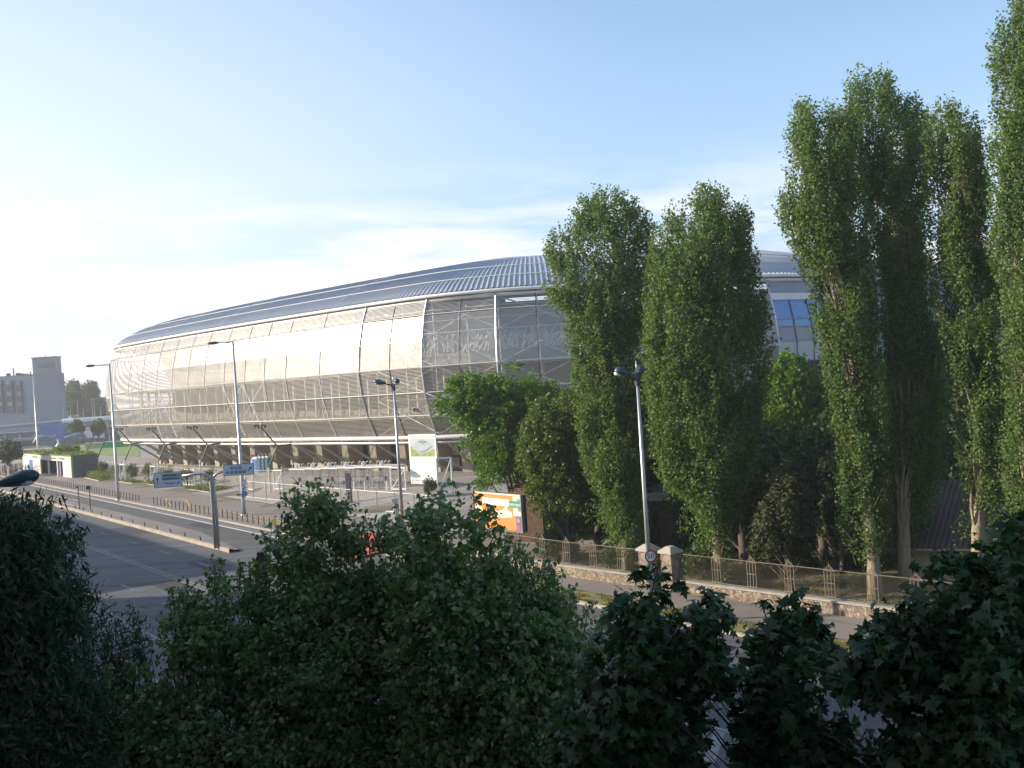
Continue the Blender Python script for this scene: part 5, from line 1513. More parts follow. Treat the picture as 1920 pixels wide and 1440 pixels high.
# ------------------------------------------------------------------ bollards
mb = MB(); pp = td(120.6, 36.25, 0.12)
mb.tube([pp, pp + ZV * 0.80, pp + ZV * 0.86], [0.055, 0.05, 0.025], m_brownmetal, 8)
bol = one('bollard', mb, 'slim dark bollard in the row between pavement and bus lane', 'bollard', 'bollards along the kerb', loc=pp)
def put(o, p, dup=True, rz=None, **kw):
    c = copy_tree(o) if dup else o
    c.location = p
    if rz is not None: c.rotation_euler = (0, 0, rz)
    tag(c, **kw); return c
ts = [120.6 - 1.31 * k for k in range(1, 40)] + [126.5 + 1.31 * k for k in range(48)]
for t in ts:
    put(bol, td(t, 36.25, 0.12))
# low hoops of the median rail
hoop = None
for k, t in enumerate(np.arange(80, 128, 3.9)):
    p = td(t, 28.9, 0.16)
    if hoop is None:
        mb = MB(); mb.tube([p, p + ZV * 0.28, p + ZV * 0.36 + U * 0.12, p + ZV * 0.30 + U * 0.3], 0.05, m_dark, 6)
        hoop = one('rail_stub', mb, 'short curled stub of a cut railing along the median kerb', 'railing stub', 'railing stubs along the median', loc=p)
    else: put(hoop, p)
# bus stop posts and railing on the median
for k, (px, py, pt, lab) in enumerate(((149, 955, 910, 'thin bus stop post at the left end of the median'), (170, 956, 911, 'bus stop post with a small dark plate on top'))):
    g = G(px, py, 0.16); zt = ztop(g, pt)
    root = empty('bus_stop_post', g, lab, 'post')
    mb = MB(); mb.tube([g, (g.x, g.y, zt)], 0.06, m_brownmetal, 8); mb.build('post', root)
    mb = MB(); plate_box(mb, Vector((g.x - 0.1, g.y, zt - 0.2)), Vector((1, 0, 0)), ZV, 0.5 if k else 0.2, 0.4 if k else 0.2, 0.06, m_dark); mb.build('plate', root)
g0, g1 = G(108, 946, 0.16), G(150, 955, 0.16)
root = empty('median_railing', g0, 'low pale railing at the left end of the median', 'railing')
mb = MB(); mb.bar(g0 + ZV * 1.0, g1 + ZV * 1.0, 0.05, m_steel); mb.bar(g0 + ZV * 0.3, g1 + ZV * 0.3, 0.05, m_steel); mb.build('rails', root)
mb = MB()
for k in range(9):
    q = g0.lerp(g1, k / 8); mb.bar(q, q + ZV * 1.05, 0.05, m_steel)
mb.build('bars', root)

# ------------------------------------------------------------------ stone wall, fence, pillars
def uvface(mb_uv, a, b, h, z0a, z0b): pass
def mesh_panel(name, parent, a, b, z0, z1, mat):
    me = bpy.data.meshes.new(name)
    inv = parent_world(parent).inverted()
    v = [inv @ Vector((a.x, a.y, a.z + z0)), inv @ Vector((b.x, b.y, b.z + z0)), inv @ Vector((b.x, b.y, b.z + z1)), inv @ Vector((a.x, a.y, a.z + z1))]
    me.from_pydata([tuple(q) for q in v], [], [(0, 1, 2, 3)])
    L_ = (Vector(b) - Vector(a)).length
    uv = me.uv_layers.new(name='UVMap')
    for i, q in enumerate(((0, z0), (L_, z0), (L_, z1), (0, z1))): uv.data[i].uv = q
    me.materials.append(mat)
    o = bpy.data.objects.new(name, me); o.parent = parent; COL.objects.link(o)
    return o
def wl(t): return td(t, dw(t), 0.12)
def t_of_px(px):
    lo = min(np.linspace(0, 60, 1200), key=lambda t: abs(proj(wl(float(t)) + ZV * 0.5)[0] - px)); return float(lo)
tA, tB = t_of_px(1214), t_of_px(1256)
def stone_wall(t0, t1, label):
    r_ = empty('stone_wall', wl(t0), label, 'wall')
    n = max(2, int(abs(t1 - t0) / 1.5))
    mb = MB(); mc_ = MB()
    for i in range(n):
        a, b = wl(t0 + (t1 - t0) * i / n), wl(t0 + (t1 - t0) * (i + 1) / n)
        if i: a = prev
        else: a = a
        prev = b
        nn = N
        z = Vector((0, 0, -0.05))
        co = [a + z, b + z, b + nn * 0.5 + z, a + nn * 0.5 + z]
        co2 = [q + ZV * 0.62 for q in co]
        mb.hexa(co + co2, m_stone)
        co = [a - nn * 0.04 + ZV * 0.575, b - nn * 0.04 + ZV * 0.575, b + nn * 0.54 + ZV * 0.575, a + nn * 0.54 + ZV * 0.575]
        mc_.hexa(co + [q + ZV * 0.07 for q in co], m_coping)
    mb.build('masonry', r_); mc_.build('coping', r_)
stone_wall(tA + 0.25, 59, 'low rubble stone wall with coping, left of the gate pillars')
stone_wall(-6, tB - 0.25, 'low rubble stone wall with coping, right of the gate pillars')
def fence(t0, t1, post_px, label):
    r_ = empty('iron_fence', wl(t0) + N * 0.25, label, 'fence')
    off = N * 0.25
    posts = [t_of_px(p) for p in post_px]
    ends = sorted(set([t0, t1] + posts))
    for a, b in zip(ends[:-1], ends[1:]):
        A_, B_ = wl(a) + off, wl(b) + off
        mesh_panel('mesh_infill', r_, A_, B_, 0.68, 2.0, m_mesh)
    mb = MB()
    for a, b in zip(ends[:-1], ends[1:]):
        A_, B_ = wl(a) + off, wl(b) + off
        mb.bar(A_ + ZV * 2.02, B_ + ZV * 2.02, 0.05, m_fence); mb.bar(A_ + ZV * 0.72, B_ + ZV * 0.72, 0.04, m_fence)
    mb.build('rail', r_)
    for t in posts:
        p = wl(t) + off; d = (wl(t - 0.5) - wl(t + 0.5)).normalized()
        mb = MB()
        for u in (-0.26, -0.09, 0.09, 0.26):
            mb.bar(p + d * u + ZV * 0.62, p + d * u + ZV * (2.0 if abs(u) > 0.2 else 2.12), 0.045, m_fence)
        for z in (0.75, 1.38, 1.98): mb.bar(p - d * 0.28 + ZV * z, p + d * 0.28 + ZV * z, 0.045, m_fence)
        mb.bar(p - d * 0.28 + ZV * 2.0, p + ZV * 2.27, 0.05, m_fence); mb.bar(p + d * 0.28 + ZV * 2.0, p + ZV * 2.27, 0.05, m_fence); mb.bar(p + ZV * 2.1, p + ZV * 2.36, 0.035, m_fence)
        mb.build('lattice_post', r_)
fence(tA + 0.3, 58, (1160, 1107, 1058, 1013, 965, 930), 'brown iron fence with mesh infill, left of the gate pillars')
fence(-4, tB - 0.3, (1339, 1406, 1476, 1552, 1632, 1715, 1800, 1890), 'brown iron fence with mesh infill, right of the gate pillars')
for t, lab in ((tA, 'square stone gate pillar right behind the lamp pole'), (tB, 'square stone gate pillar standing free to the right of the 50 sign')):
    p = wl(t) + N * 0.2; d = U
    r_ = empty('gate_pillar', p, lab, 'pillar', 'stone pillars of the gate')
    mb = MB(); mb.box(p - ZV * 0.05, 0.78, 0.78, 2.1, m_pillar, ax=N); mb.build('shaft', r_)
    mb = MB(); mb.box(p + ZV * 2.05, 0.98, 0.98, 0.12, m_coping, ax=N); mb.box(p + ZV * 2.17, 0.98, 0.98, 0.24, m_coping, ax=N, top=0.35); mb.build('cap', r_)
a, b = wl(tA - 0.45), wl(tB + 0.45)
q = a.lerp(b, 0.55) + N * 0.35
mb = MB(); mb.box(q, 1.5, 0.35, 0.72, M('olive_cabinet', (0.19, 0.20, 0.08), 0.6), ax=U); mb.box(q - N * 0.19 + U * 0.3 + ZV * 0.35, 0.35, 0.02, 0.2, m_dark, ax=U)
one('meter_cabinet', mb, 'low olive cabinet between the two gate pillars', 'cabinet', loc=q)
mb = MB(); mb.bar(a + N * .3 + ZV * 1.7, b + N * .3 + ZV * 1.7, 0.05, m_fence); mb.bar(a + N * .3 + ZV * 1.0, b + N * .3 + ZV * 1.0, 0.04, m_fence)
one('gate_rail', mb, 'thin iron rails closing the gate between the stone pillars', 'gate', loc=a + N * .3)

# ------------------------------------------------------------------ park buildings
def part(root, name, fn):
    mb = MB(); fn(mb); return mb.build(name, root)
c = G(1262, 1055, 0.13); c = P(1262, 1010, 68); c.z = 0.13
r_ = empty('brick_shed', c, 'flat-roofed brick shed with a patch of sunlight behind the gate', 'building')
part(r_, 'wall', lambda mb: mb.box(c + Vector((0.3, 2.2, 0)), 4.6, 4.0, 3.1, m_brick, ax=(0.97, -0.2, 0)))
part(r_, 'roof', lambda mb: (mb.box(c + Vector((0.3, 2.2, 3.1)), 6.2, 5.6, 0.45, m_conc, ax=(0.97, -0.2, 0)), mb.box(c + Vector((0.3, 2.2, 3.55)), 3.4, 3.0, 0.5, m_panelg, ax=(0.97, -0.2, 0))))
part(r_, 'doorway', lambda mb: mb.box(c + Vector((-1.3, 0.45, 0)), 0.9, 0.14, 2.1, m_darkin, ax=(0.97, -0.2, 0)))
c = P(1005, 1000, 73); c.z = 0.13
r_ = empty('brick_house', c, 'small brick house with a stepped gable behind the orange billboard', 'building')
part(r_, 'wall', lambda mb: (mb.box(c + Vector((0, 2, 0)), 3.0, 4.0, 3.0, m_brick, ax=(0.9, -0.4, 0)), mb.box(c + Vector((0, 2, 3.0)), 3.0, 4.0, 1.6, m_brick, ax=(0.9, -0.4, 0), top=0.45)))
part(r_, 'roof', lambda mb: mb.box(c + Vector((2.6, 2.2, 2.9)), 3.4, 4.8, 1.5, m_darkin, ax=(0.9, -0.4, 0), top=0.5))
part(r_, 'door', lambda mb: mb.box(c + Vector((0.3, -0.15, 0)), 0.9, 0.12, 2.1, m_dark, ax=(0.9, -0.4, 0)))
def tiled_house(c, ax, w, dep, he, hr, label, wallm):
    a = Vector(ax).normalized(); b = Vector((-a.y, a.x, 0))
    r_ = empty('tiled_house', c, label, 'building')
    part(r_, 'wall', lambda mb: mb.box(c, w, dep, he, wallm, ax=ax))
    def rf(mb):
        for s in (-1, 1):
            e0 = c - a * (w / 2 + .5) + b * (s * (dep / 2 + .6)) + ZV * (he - 0.1); e1 = c + a * (w / 2 + .5) + b * (s * (dep / 2 + .6)) + ZV * (he - 0.1)
            r0 = c - a * (w / 2 + .5) + ZV * hr; r1 = c + a * (w / 2 + .5) + ZV * hr
            th = ZV * 0.14
            mb.hexa([e0, e1, r1, r0, e0 + th, e1 + th, r1 + th, r0 + th], m_tiles)
    part(r_, 'roof', rf)
    part(r_, 'gable', lambda mb: [mb.face([c + a * (s * w / 2) - b * dep / 2 + ZV * he, c + a * (s * w / 2) + b * dep / 2 + ZV * he, c + a * (s * w / 2) + ZV * (hr - .15)], wallm) for s in (-1, 1)])
    part(r_, 'eaves_board', lambda mb: mb.bar(c - a * (w / 2 + .5) - b * (dep / 2 + .62) + ZV * (he - 0.05), c + a * (w / 2 + .5) - b * (dep / 2 + .62) + ZV * (he - 0.05), 0.14, m_beige))
    for u in (-0.25, 0.2):
        q = c + a * (w * u) - b * (dep / 2 + 0.01)
        wn = part(r_, 'window', lambda mb: mb.box(q + ZV * 0.7, 0.9, 0.08, 0.8, m_glassd, ax=ax))
        part(wn, 'frame', lambda mb: (mb.box(q + ZV * 0.62, 1.06, 0.12, 0.08, m_beige, ax=ax), mb.box(q + ZV * 1.5, 1.06, 0.12, 0.08, m_beige, ax=ax)))
    return r_
c = P(1862, 1000, 54.5); c.z = 0.13
tiled_house(c, (0.93, -0.37, 0), 9.0, 7.5, 1.75, 4.7, 'low house with a rough brown tiled roof behind the right end of the fence', m_beige)
c = P(1830, 900, 76.0); c.z = 0.13
tiled_house(c, (0.75, -0.66, 0), 15, 11, 4.2, 9.2, 'larger tiled house whose dark roof shows between the poplars', m_beige)

# ------------------------------------------------------------------ things on the plaza
def floodmast(px, py, yj, label, flip=False, lamps=True, h1=3.0):
    g = G(px, py)
    g.z = gz(g.x, g.y) + 0.12
    r_ = empty('floodlight_mast', g, label, 'light mast', 'kinked floodlight masts round the stadium')
    k1 = Vector((g.x, g.y, g.z + h1)); j = k1 + Vector((1.15, 0.2, 2.5)); e = j + Vector((-1.75, -0.3, 2.4))
    mb = MB(); mb.tube([g, k1], 0.13, m_offwhite, 8); mb.build('lower_post', r_)
    mb = MB(); mb.tube([k1, j, e], [0.12, 0.12, 0.09], m_brownmetal, 8); mb.tube([j, j + Vector((1.7, 0.3, 0.12))], 0.11, m_brownmetal, 8); mb.build('kinked_arm', r_)
    for s in (-1, 1):
        mb = MB(); plate_box(mb, e + Vector((0.42 * s - 0.1, 0.0, 0.12)), Vector((1, 0.2, -0.15)).normalized(), Vector((0, .3, 1)).normalized(), 0.62, 0.3, 0.4, m_dark)
        h_ = mb.build('floodlight', r_)
        mb = MB(); plate_box(mb, e + Vector((0.42 * s - 0.12, -0.23, 0.08)), Vector((1, 0, 0)), ZV, 0.4, 0.18, 0.03, m_lens); mb.build('lens', h_)
    return r_
for px, py, lab in ((237, 898, 'kinked floodlight mast at the left end of the stadium'), (299, 905, 'kinked floodlight mast, second from the left end'),
                    (378, 912, 'kinked floodlight mast, third from the left end'), (507, 925, 'kinked floodlight mast behind the blue and teal cabins'),
                    (806, 897, 'kinked floodlight mast behind the white hoarding')):
    floodmast(px, py, 0, lab)
for k, (px, py, tx, ty, lab) in enumerate(((146, 862, 151, 828, 'thin leaning dark mast on the far lawn'), (160, 868, 174, 825, 'leaning dark mast left of the green banner'), (185, 884, 200, 815, 'leaning dark mast before the green banner'))):
    g = G(px, py); g.z = gz(g.x, g.y) + .12
    r_ = empty('leaning_mast', g, lab, 'light mast', 'leaning masts near the lawn')
    mb = MB(); e = P(tx, ty, g.y); k1 = g + ZV * ((e.z - g.z) * 0.38); mb.tube([g, k1], 0.15, m_offwhite, 8); mb.build('lower_post', r_)
    mb = MB(); mb.tube([k1, e], [0.14, 0.1], m_brownmetal, 8); mb.tube([e, e + Vector((1.2, .2, .05))], 0.09, m_brownmetal, 6); mb.build('leaning_arm', r_)

# portable cabins
cab = None
for k, (px, mm, lab) in enumerate(((482, m_loow, 'white portable toilet cabin at the left end of its group'), (488, m_loob, 'blue portable toilet cabin between the white and the teal ones'), (495, m_loot, 'teal portable toilet cabin beside the blue one'), (502, m_loot, 'teal portable toilet cabin behind the mast post'))):
    g = P(px, 880, 143); g.z = gz(g.x, g.y) + 0.12
    r_ = empty('portable_toilet', g, lab, 'portable toilet', 'portable toilets')
    def body(mb):
        mb.box(g, 1.05, 1.05, 2.0, mm, ax=(0.9, -0.43, 0)); mb.box(g + ZV * 2.0, 1.05, 1.05, 0.22, m_white, ax=(0.9, -0.43, 0), top=0.6)
    part(r_, 'cabin', body)
    part(r_, 'door', lambda mb: mb.box(g + Vector((-0.22, -0.49, 0.1)), 0.75, 0.06, 1.8, m_loow if mm != m_loow else m_loob, ax=(0.9, -0.43, 0)))
    part(r_, 'vent_pipe', lambda mb: mb.tube([g + Vector((.3, .3, 2.1)), g + Vector((.3, .3, 2.6))], 0.05, m_white, 6))

# temporary mesh fence panels along the pavement
tf = [(450, 933), (476, 936), (500, 938.5), (526, 941), (553.5, 943.5), (582, 947), (611, 950), (641, 953), (673, 956.5), (708, 960), (742, 963), (778, 968), (815, 973)]
gp = [G(*p) for p in tf]
for k in range(len(gp) - 1):
    a, b = gp[k], gp[k + 1]
    a = Vector((a.x, a.y, 0.13)); b = Vector((b.x, b.y, 0.13))
    side = 'first' if k == 0 else None
    r_ = empty('temporary_fence', a, 'free-standing grey mesh fence panel along the back of the pavement', 'fence panel', 'temporary mesh fence panels')
    d = (b - a).normalized()
    def fr(mb):
        for q in (a + d * 0.06, b - d * 0.06): mb.bar(q, q + ZV * 2.0, 0.06, m_steel, 6)
        for z in (0.15, 2.0): mb.bar(a + d * .06 + ZV * z, b - d * .06 + ZV * z, 0.045, m_steel, 6)
    part(r_, 'frame', fr)
    mesh_panel('mesh', r_, a + d * .06, b - d * .06, 0.15, 2.0, m_meshg)
    part(r_, 'foot', lambda mb: mb.box(a, 0.75, 0.24, 0.13, m_conc, ax=(-d.y, d.x, 0)))
# permanent mesh fence in front of the stadium
pf = [(178, 889), (222, 897), (262, 903), (300, 907), (352, 911), (400, 914), (445, 917), (478, 920), (530, 921)]
gp = [G(*p) for p in pf]
r_ = empty('mesh_fence', Vector((gp[0].x, gp[0].y, 0.12)), 'long grey mesh fence with pale posts before the left part of the stadium', 'fence')
fp2 = []
for a, b in zip(gp[:-1], gp[1:]):
    n = max(1, int((b - a).length / 2.6))
    fp2 += [a.lerp(b, i / n) for i in range(n)]
fp2.append(gp[-1])
for a in fp2: a.z = gz(a.x, a.y) + 0.12
for a, b in zip(fp2[:-1], fp2[1:]): mesh_panel('mesh', r_, a, b, 0.05, 2.4, m_meshg)
def pst(mb):
    for a in fp2: mb.bar(a, a + ZV * 2.6, 0.08, m_offwhite, 6)
part(r_, 'posts', pst)
def rl(mb):
    for a, b in zip(fp2[:-1], fp2[1:]): mb.bar(a + ZV * 2.4, b + ZV * 2.4, 0.05, m_offwhite)
part(r_, 'top_rail', rl)
# white goal-like gates
for k, (x0, y0, x1, y1, top_, lab) in enumerate(((226, 905, 236, 906, 871, 'white gate frame in the mesh fence beside the tall lamp'), (284, 908, 293, 909, 874, 'white gate frame left of the direction boards'),
        (344, 912, 367, 914, 880, 'white gate frame between the direction boards'), (462, 921, 476, 922, 888, 'white braced gate frame right of the tall lamp'), (515, 921, 531, 921, 882, 'white braced gate frame beside the turnstiles'),
        (735, 922, 762, 922, 877, 'white gate frame between turnstiles and hoarding'), (823, 935, 850, 930, 860, 'tall white gate frame right of the hoarding'))):
    a = G(x0, y0); b = G(x1, y1); b = Vector((b.x, b.y, a.z))
    for q in (a, b): q.z = gz(q.x, q.y) + 0.12
    zt = ztop(a, top_)
    r_ = empty('mesh_gate', a, lab, 'gate', 'white gate frames')
    def gf(mb):
        A2 = Vector((a.x, a.y, zt)); B2 = Vector((b.x, b.y, zt))
        mb.tube([a, A2], 0.09, m_white, 6); mb.tube([b, B2], 0.09, m_white, 6); mb.tube([A2, B2], 0.08, m_white, 6); mb.tube([a + ZV * .15, b + ZV * .15], 0.06, m_white, 6)
    part(r_, 'frame', gf)
    part(r_, 'brace', lambda mb: mb.tube([a + ZV * .15, Vector((b.x, b.y, zt - .1))], 0.05, m_white, 6))
    mesh_panel('mesh', r_, a, b, 0.15, zt - a.z, m_meshg)
# turnstile enclosure
a0 = G(545, 919.5); a1 = G(738, 918.5)
for q in (a0, a1): q.z = gz(q.x, q.y) + 0.12
d = (a1 - a0); Lt = Vector((d.x, d.y, 0)).length; d = Vector((d.x, d.y, 0)).normalized(); nb = Vector((-d.y, d.x, 0))
nst = 6
for k in range(nst):
    u0 = Lt * k / nst
    p0 = a0 + d * u0; p0.z = gz(p0.x, p0.y) + 0.12
    w = Lt / nst
    lab = ['full-height turnstile at the left end of the row', 'full-height turnstile second from the left', 'full-height turnstile third from the left, above the lime tree top', 'full-height turnstile beside the dark upright slab', 'full-height turnstile right of the dark slab', 'full-height turnstile at the right end of the row'][k]
    r_ = empty('turnstile', p0, lab, 'turnstile', 'full-height turnstiles at the plaza fence')
    def cage(mb):
        for s in (0, 2.0):
            for q in np.arange(0.1, w - 0.1, 0.24):
                if 0.8 < q < 1.6: continue
                p = p0 + d * float(q) + nb * s; mb.bar(p, p + ZV * 2.35, 0.06, m_steel, 4)
            for z in (0.2, 1.2, 2.3): mb.bar(p0 + nb * s + ZV * z, p0 + nb * s + d * w + ZV * z, 0.06, m_steel, 4)
        mb.box(p0 + d * (w / 2) + nb * 1.0 + ZV * 2.35, w, 2.2, 0.16, m_offwhite, ax=d)
    part(r_, 'cage', cage)
    def rot(mb):
        c0 = p0 + d * 1.2 + nb * 1.0
        mb.tube([c0, c0 + ZV * 2.3], 0.06, m_steel, 8)
        for z in np.arange(0.3, 2.2, 0.22):
            for th in (0.3, 2.4, 4.5):
                mb.bar(c0 + ZV * float(z), c0 + ZV * float(z) + Vector((math.cos(th), math.sin(th), 0)) * 0.62, 0.04, m_steel)
    part(r_, 'rotor', rot)
    def tops(mb):
        for q in (0.6, 1.2, 1.8, 2.4):
            p = p0 + d * (q * w / 3) + ZV * 2.5; mb.tube([p, p + ZV * 0.5, p + ZV * 0.6 + d * 0.35], 0.04, m_white, 5)
        mb.tube([p0 + d * .9 + nb * .4 + ZV * 2.5, p0 + d * .9 + nb * .4 + ZV * 2.95], 0.22, m_white, 8)
    part(r_, 'light_brackets', tops)
    part(r_, 'reader', lambda mb: mb.box(p0 + d * (w * 0.62) - nb * 0.12 + ZV * 1.0, 0.28, 0.2, 0.45, m_brownmetal, ax=d))
# dark upright slab
g = G(656, 945); g.z = 0.13
zt = ztop(g, 887)
mb = MB(); mb.box(g, 0.5, 0.35, zt - .13, M('slab_plum', (0.06, 0.05, 0.07), 0.4), ax=(0.9, -0.4, 0)); mb.box(g, 0.7, 0.55, 0.06, m_steel, ax=(0.9, -0.4, 0))
one('totem_slab', mb, 'tall dark upright slab in front of the turnstiles', 'information totem', loc=g)
# short steel posts in front of the turnstiles
sp = None
for px in (498, 520, 665, 685, 726):
    g = G(px, 922 if px > 600 else 918); g.z = gz(g.x, g.y) + .12
    if sp is None:
        mb = MB(); mb.tube([g, g + ZV * 0.95], 0.08, m_white, 8); mb.ball(g + ZV * 0.95, 0.09, m_white, 8)
        sp = one('guide_post', mb, 'short white guide post in front of the turnstiles', 'post', 'white guide posts', loc=g)
    else: put(sp, g)
# floor-standing benches of light across the pavement: skipped; young trees in beds
def young(px, pyb, pyt, r, label, seed):
    g = G(px, pyb); g.z = gz(g.x, g.y) + .2
    rg = np.random.default_rng(seed)
    zt = ztop(g, pyt); r_ = empty('young_tree', g, label, 'tree', 'young round-headed trees along the plaza')
    n = 26
    q = rg.normal(size=(n, 3)); q /= np.linalg.norm(q, axis=1)[:, None]
    cl = np.array([g.x, g.y, zt - r]) + q * (r * 0.75) * rg.uniform(0.3, 1, (n, 1))
    C, qq = clump_leaves(cl, 34, 0.34 * r + 0.1, rg)
    leaves_mesh('crown', C, 0.19, 'quad', L_small, r_, rg, qq, 0.4)
    part(r_, 'trunk', lambda mb: mb.tube([g, (g.x, g.y, zt - r * 1.2)], [0.07, 0.04], m_barkd, 6))
    def st(mb):
        for s in (-.45, .45): mb.tube([g + Vector((s, 0, 0)), g + Vector((s * .85, 0, 1.6))], 0.045, m_cream, 6)
        mb.bar(g + Vector((-.4, 0, 1.5)), g + Vector((.4, 0, 1.5)), 0.06, m_cream)
    part(r_, 'stakes', st)
ylab = ['young tree against the dark kiosk side', 'young tree right of the kiosk', 'young tree half behind the tall lamp', 'young tree just right of the tall lamp', 'young tree before the second kinked mast', 'young tree above the left direction board', 'young tree between the second and third masts', 'young tree left of the twin-tube post', 'small young tree in front of the white hoarding']
for k, (px, yb, yt, r) in enumerate(((166, 893, 862, 1.2), (194, 897, 862, 1.1), (222, 899, 866, 1.1), (249, 903, 867, 1.3), (279, 907, 867, 1.2), (315, 911, 867, 1.5), (352, 915, 871, 1.3), (394, 920, 875, 1.2), (806, 935, 893, 0.95))):
    young(px, yb, yt, r, ylab[k], 40 + k)
# planting beds
def bed(pts, label, seed, hgt=0.55, dens=16):
    gp = [G(*p) for p in pts]; c = sum(gp, Vector()) / len(gp); c.z = 0.13
    r_ = empty('planting_bed', c, label, 'planting bed', 'planting beds along the plaza')
    def kb(mb):
        for a, b in zip(gp, gp[1:] + gp[:1]):
            a = Vector((a.x, a.y, 0.1)); b = Vector((b.x, b.y, 0.1)); mb.bar(a + ZV * .06, b + ZV * .06, 0.22, m_kerb)
    part(r_, 'kerb', kb)
    part(r_, 'soil', lambda mb: mb.face([(p.x, p.y, 0.19) for p in gp], m_soil))
    rg = np.random.default_rng(seed)
    a = np.array([(p.x, p.y) for p in gp]); n = 5200
    x = rg.uniform(a[:, 0].min(), a[:, 0].max(), n); y = rg.uniform(a[:, 1].min(), a[:, 1].max(), n)
    ok = inside([tuple(q) for q in a], x, y); x = x[ok][:2600]; y = y[ok][:2600]
    C = np.stack([x, y, np.full(len(x), 0.19) + rg.uniform(0, hgt, len(x)) ** 1.2], 1)
    o = leaves_mesh('plants', C, 0.24, 'quad', L_grass, r_, rg, None, 0.2, 1.0)
    o['kind'] = 'stuff'
bed([(160, 898), (186, 904), (216, 900), (190, 888)], 'planting bed with tall shrubs right of the kiosk', 61, 1.1)
bed([(217, 904), (248, 909), (272, 907), (240, 901)], 'flat planting bed beside the tall lamp', 62, 0.35)
bed([(272, 909), (312, 916), (337, 913), (296, 905)], 'planting bed beneath the left direction board', 63, 0.6)
bed([(341, 918), (392, 925), (440, 917), (395, 912)], 'planting bed with yellowish grass beneath the right direction board', 64, 0.5)

# ------------------------------------------------------------------ kiosk with planted roof
a = G(137, 896, 0.12); b = G(52, 886, 0.12)
d = (b - a).normalized(); dep = Vector((d.y, -d.x, 0))
if dep.x < 0: dep = -dep
Lk = 34.0; H_ = 3.75
def ku(px, z=1.4):
    return float(min(np.linspace(0, 40, 800), key=lambda u: abs(proj((a.x + d.x * u, a.y + d.y * u, z))[0] - px)))
k1, k2, k3 = ku(118), ku(108), ku(76)
r_ = empty('kiosk_building', a, 'long low white-slatted kiosk with a planted green roof', 'building')
def kw(mb):
    # front wall in pieces round the two openings
    def pc(u0, u1, z0, z1, m, off=0.0, th=0.25):
        p = a + d * ((u0 + u1) / 2) + dep * (th / 2 + off) + ZV * z0
        mb.box(p, u1 - u0, th, z1 - z0, m, ax=d)
    pc(0.35, k1, 0, H_, m_slats); pc(k1, k3, 2.75, H_, m_slats); pc(k3, k3 + 4, 0, H_, m_slats); pc(k3 + 4, Lk, 0, H_, m_white)
    pc(k2, k2 + .4, 0, 2.75, m_white); pc(ku(91), ku(91) + .35, 0, 2.75, m_white)
    pc(k3 + 5.5, k3 + 8, 0, 2.6, m_blue2, -0.02, 0.26)
part(r_, 'front_wall', kw)
part(r_, 'side_wall', lambda mb: (mb.box(a + dep * 2.1 + d * 0.12, 4.2, 0.22, H_, m_kside, ax=dep), mb.box(a + d * Lk + dep * 2.1, 4.2, 0.2, H_, m_kside, ax=dep), mb.box(a + dep * 4.2 + d * Lk / 2, Lk, 0.2, H_, m_kside, ax=d)))
part(r_, 'lime_edge', lambda mb: mb.box(a + d * 0.12 - dep * 0.03, 0.34, 0.3, H_ + .02, m_lime, ax=d))
part(r_, 'recess', lambda mb: mb.box(a + d * ((k1 + k3) / 2) + dep * 2.6, k3 - k1 + 2, 0.1, H_ - .4, m_darkin, ax=d))
part(r_, 'shutter', lambda mb: mb.box(a + d * (k2 - .6) + dep * 0.3, 1.2, 0.1, 2.7, m_ppurple, ax=d))
part(r_, 'roof', lambda mb: mb.box(a + d * (Lk / 2) + dep * 2.1 + ZV * H_, Lk + .1, 4.6, 0.16, m_roofgreen, ax=d))
for k, u in enumerate((ku(122) , ku(106), ku(70))):
    part(r_, 'name_strip', lambda mb: mb.box(a + d * (u + 1.5) - dep * 0.04 + ZV * 3.1, 3.2, 0.05, 0.22, m_brownmetal, ax=d))
rg = np.random.default_rng(70)
n = 2600
u = rg.uniform(0, Lk, n); v = rg.uniform(0, 4.2, n)
pz = H_ + 0.25 + rg.uniform(0, 0.25, n)
k = int(n * 0.55); u[:k] = rg.normal(11, 1.9, k); pz[:k] = H_ + 0.2 + rg.uniform(0, 1, k) * 1.3 * np.exp(-((u[:k] - 11) / 2.6) ** 2)
C = np.stack([a.x + d.x * u + dep.x * v, a.y + d.y * u + dep.y * v, pz + 0.1], 1)
o = leaves_mesh('roof_plants', C, 0.42, 'quad', L_grass, r_, rg, None, 0.3, 1.0); o['kind'] = 'stuff'

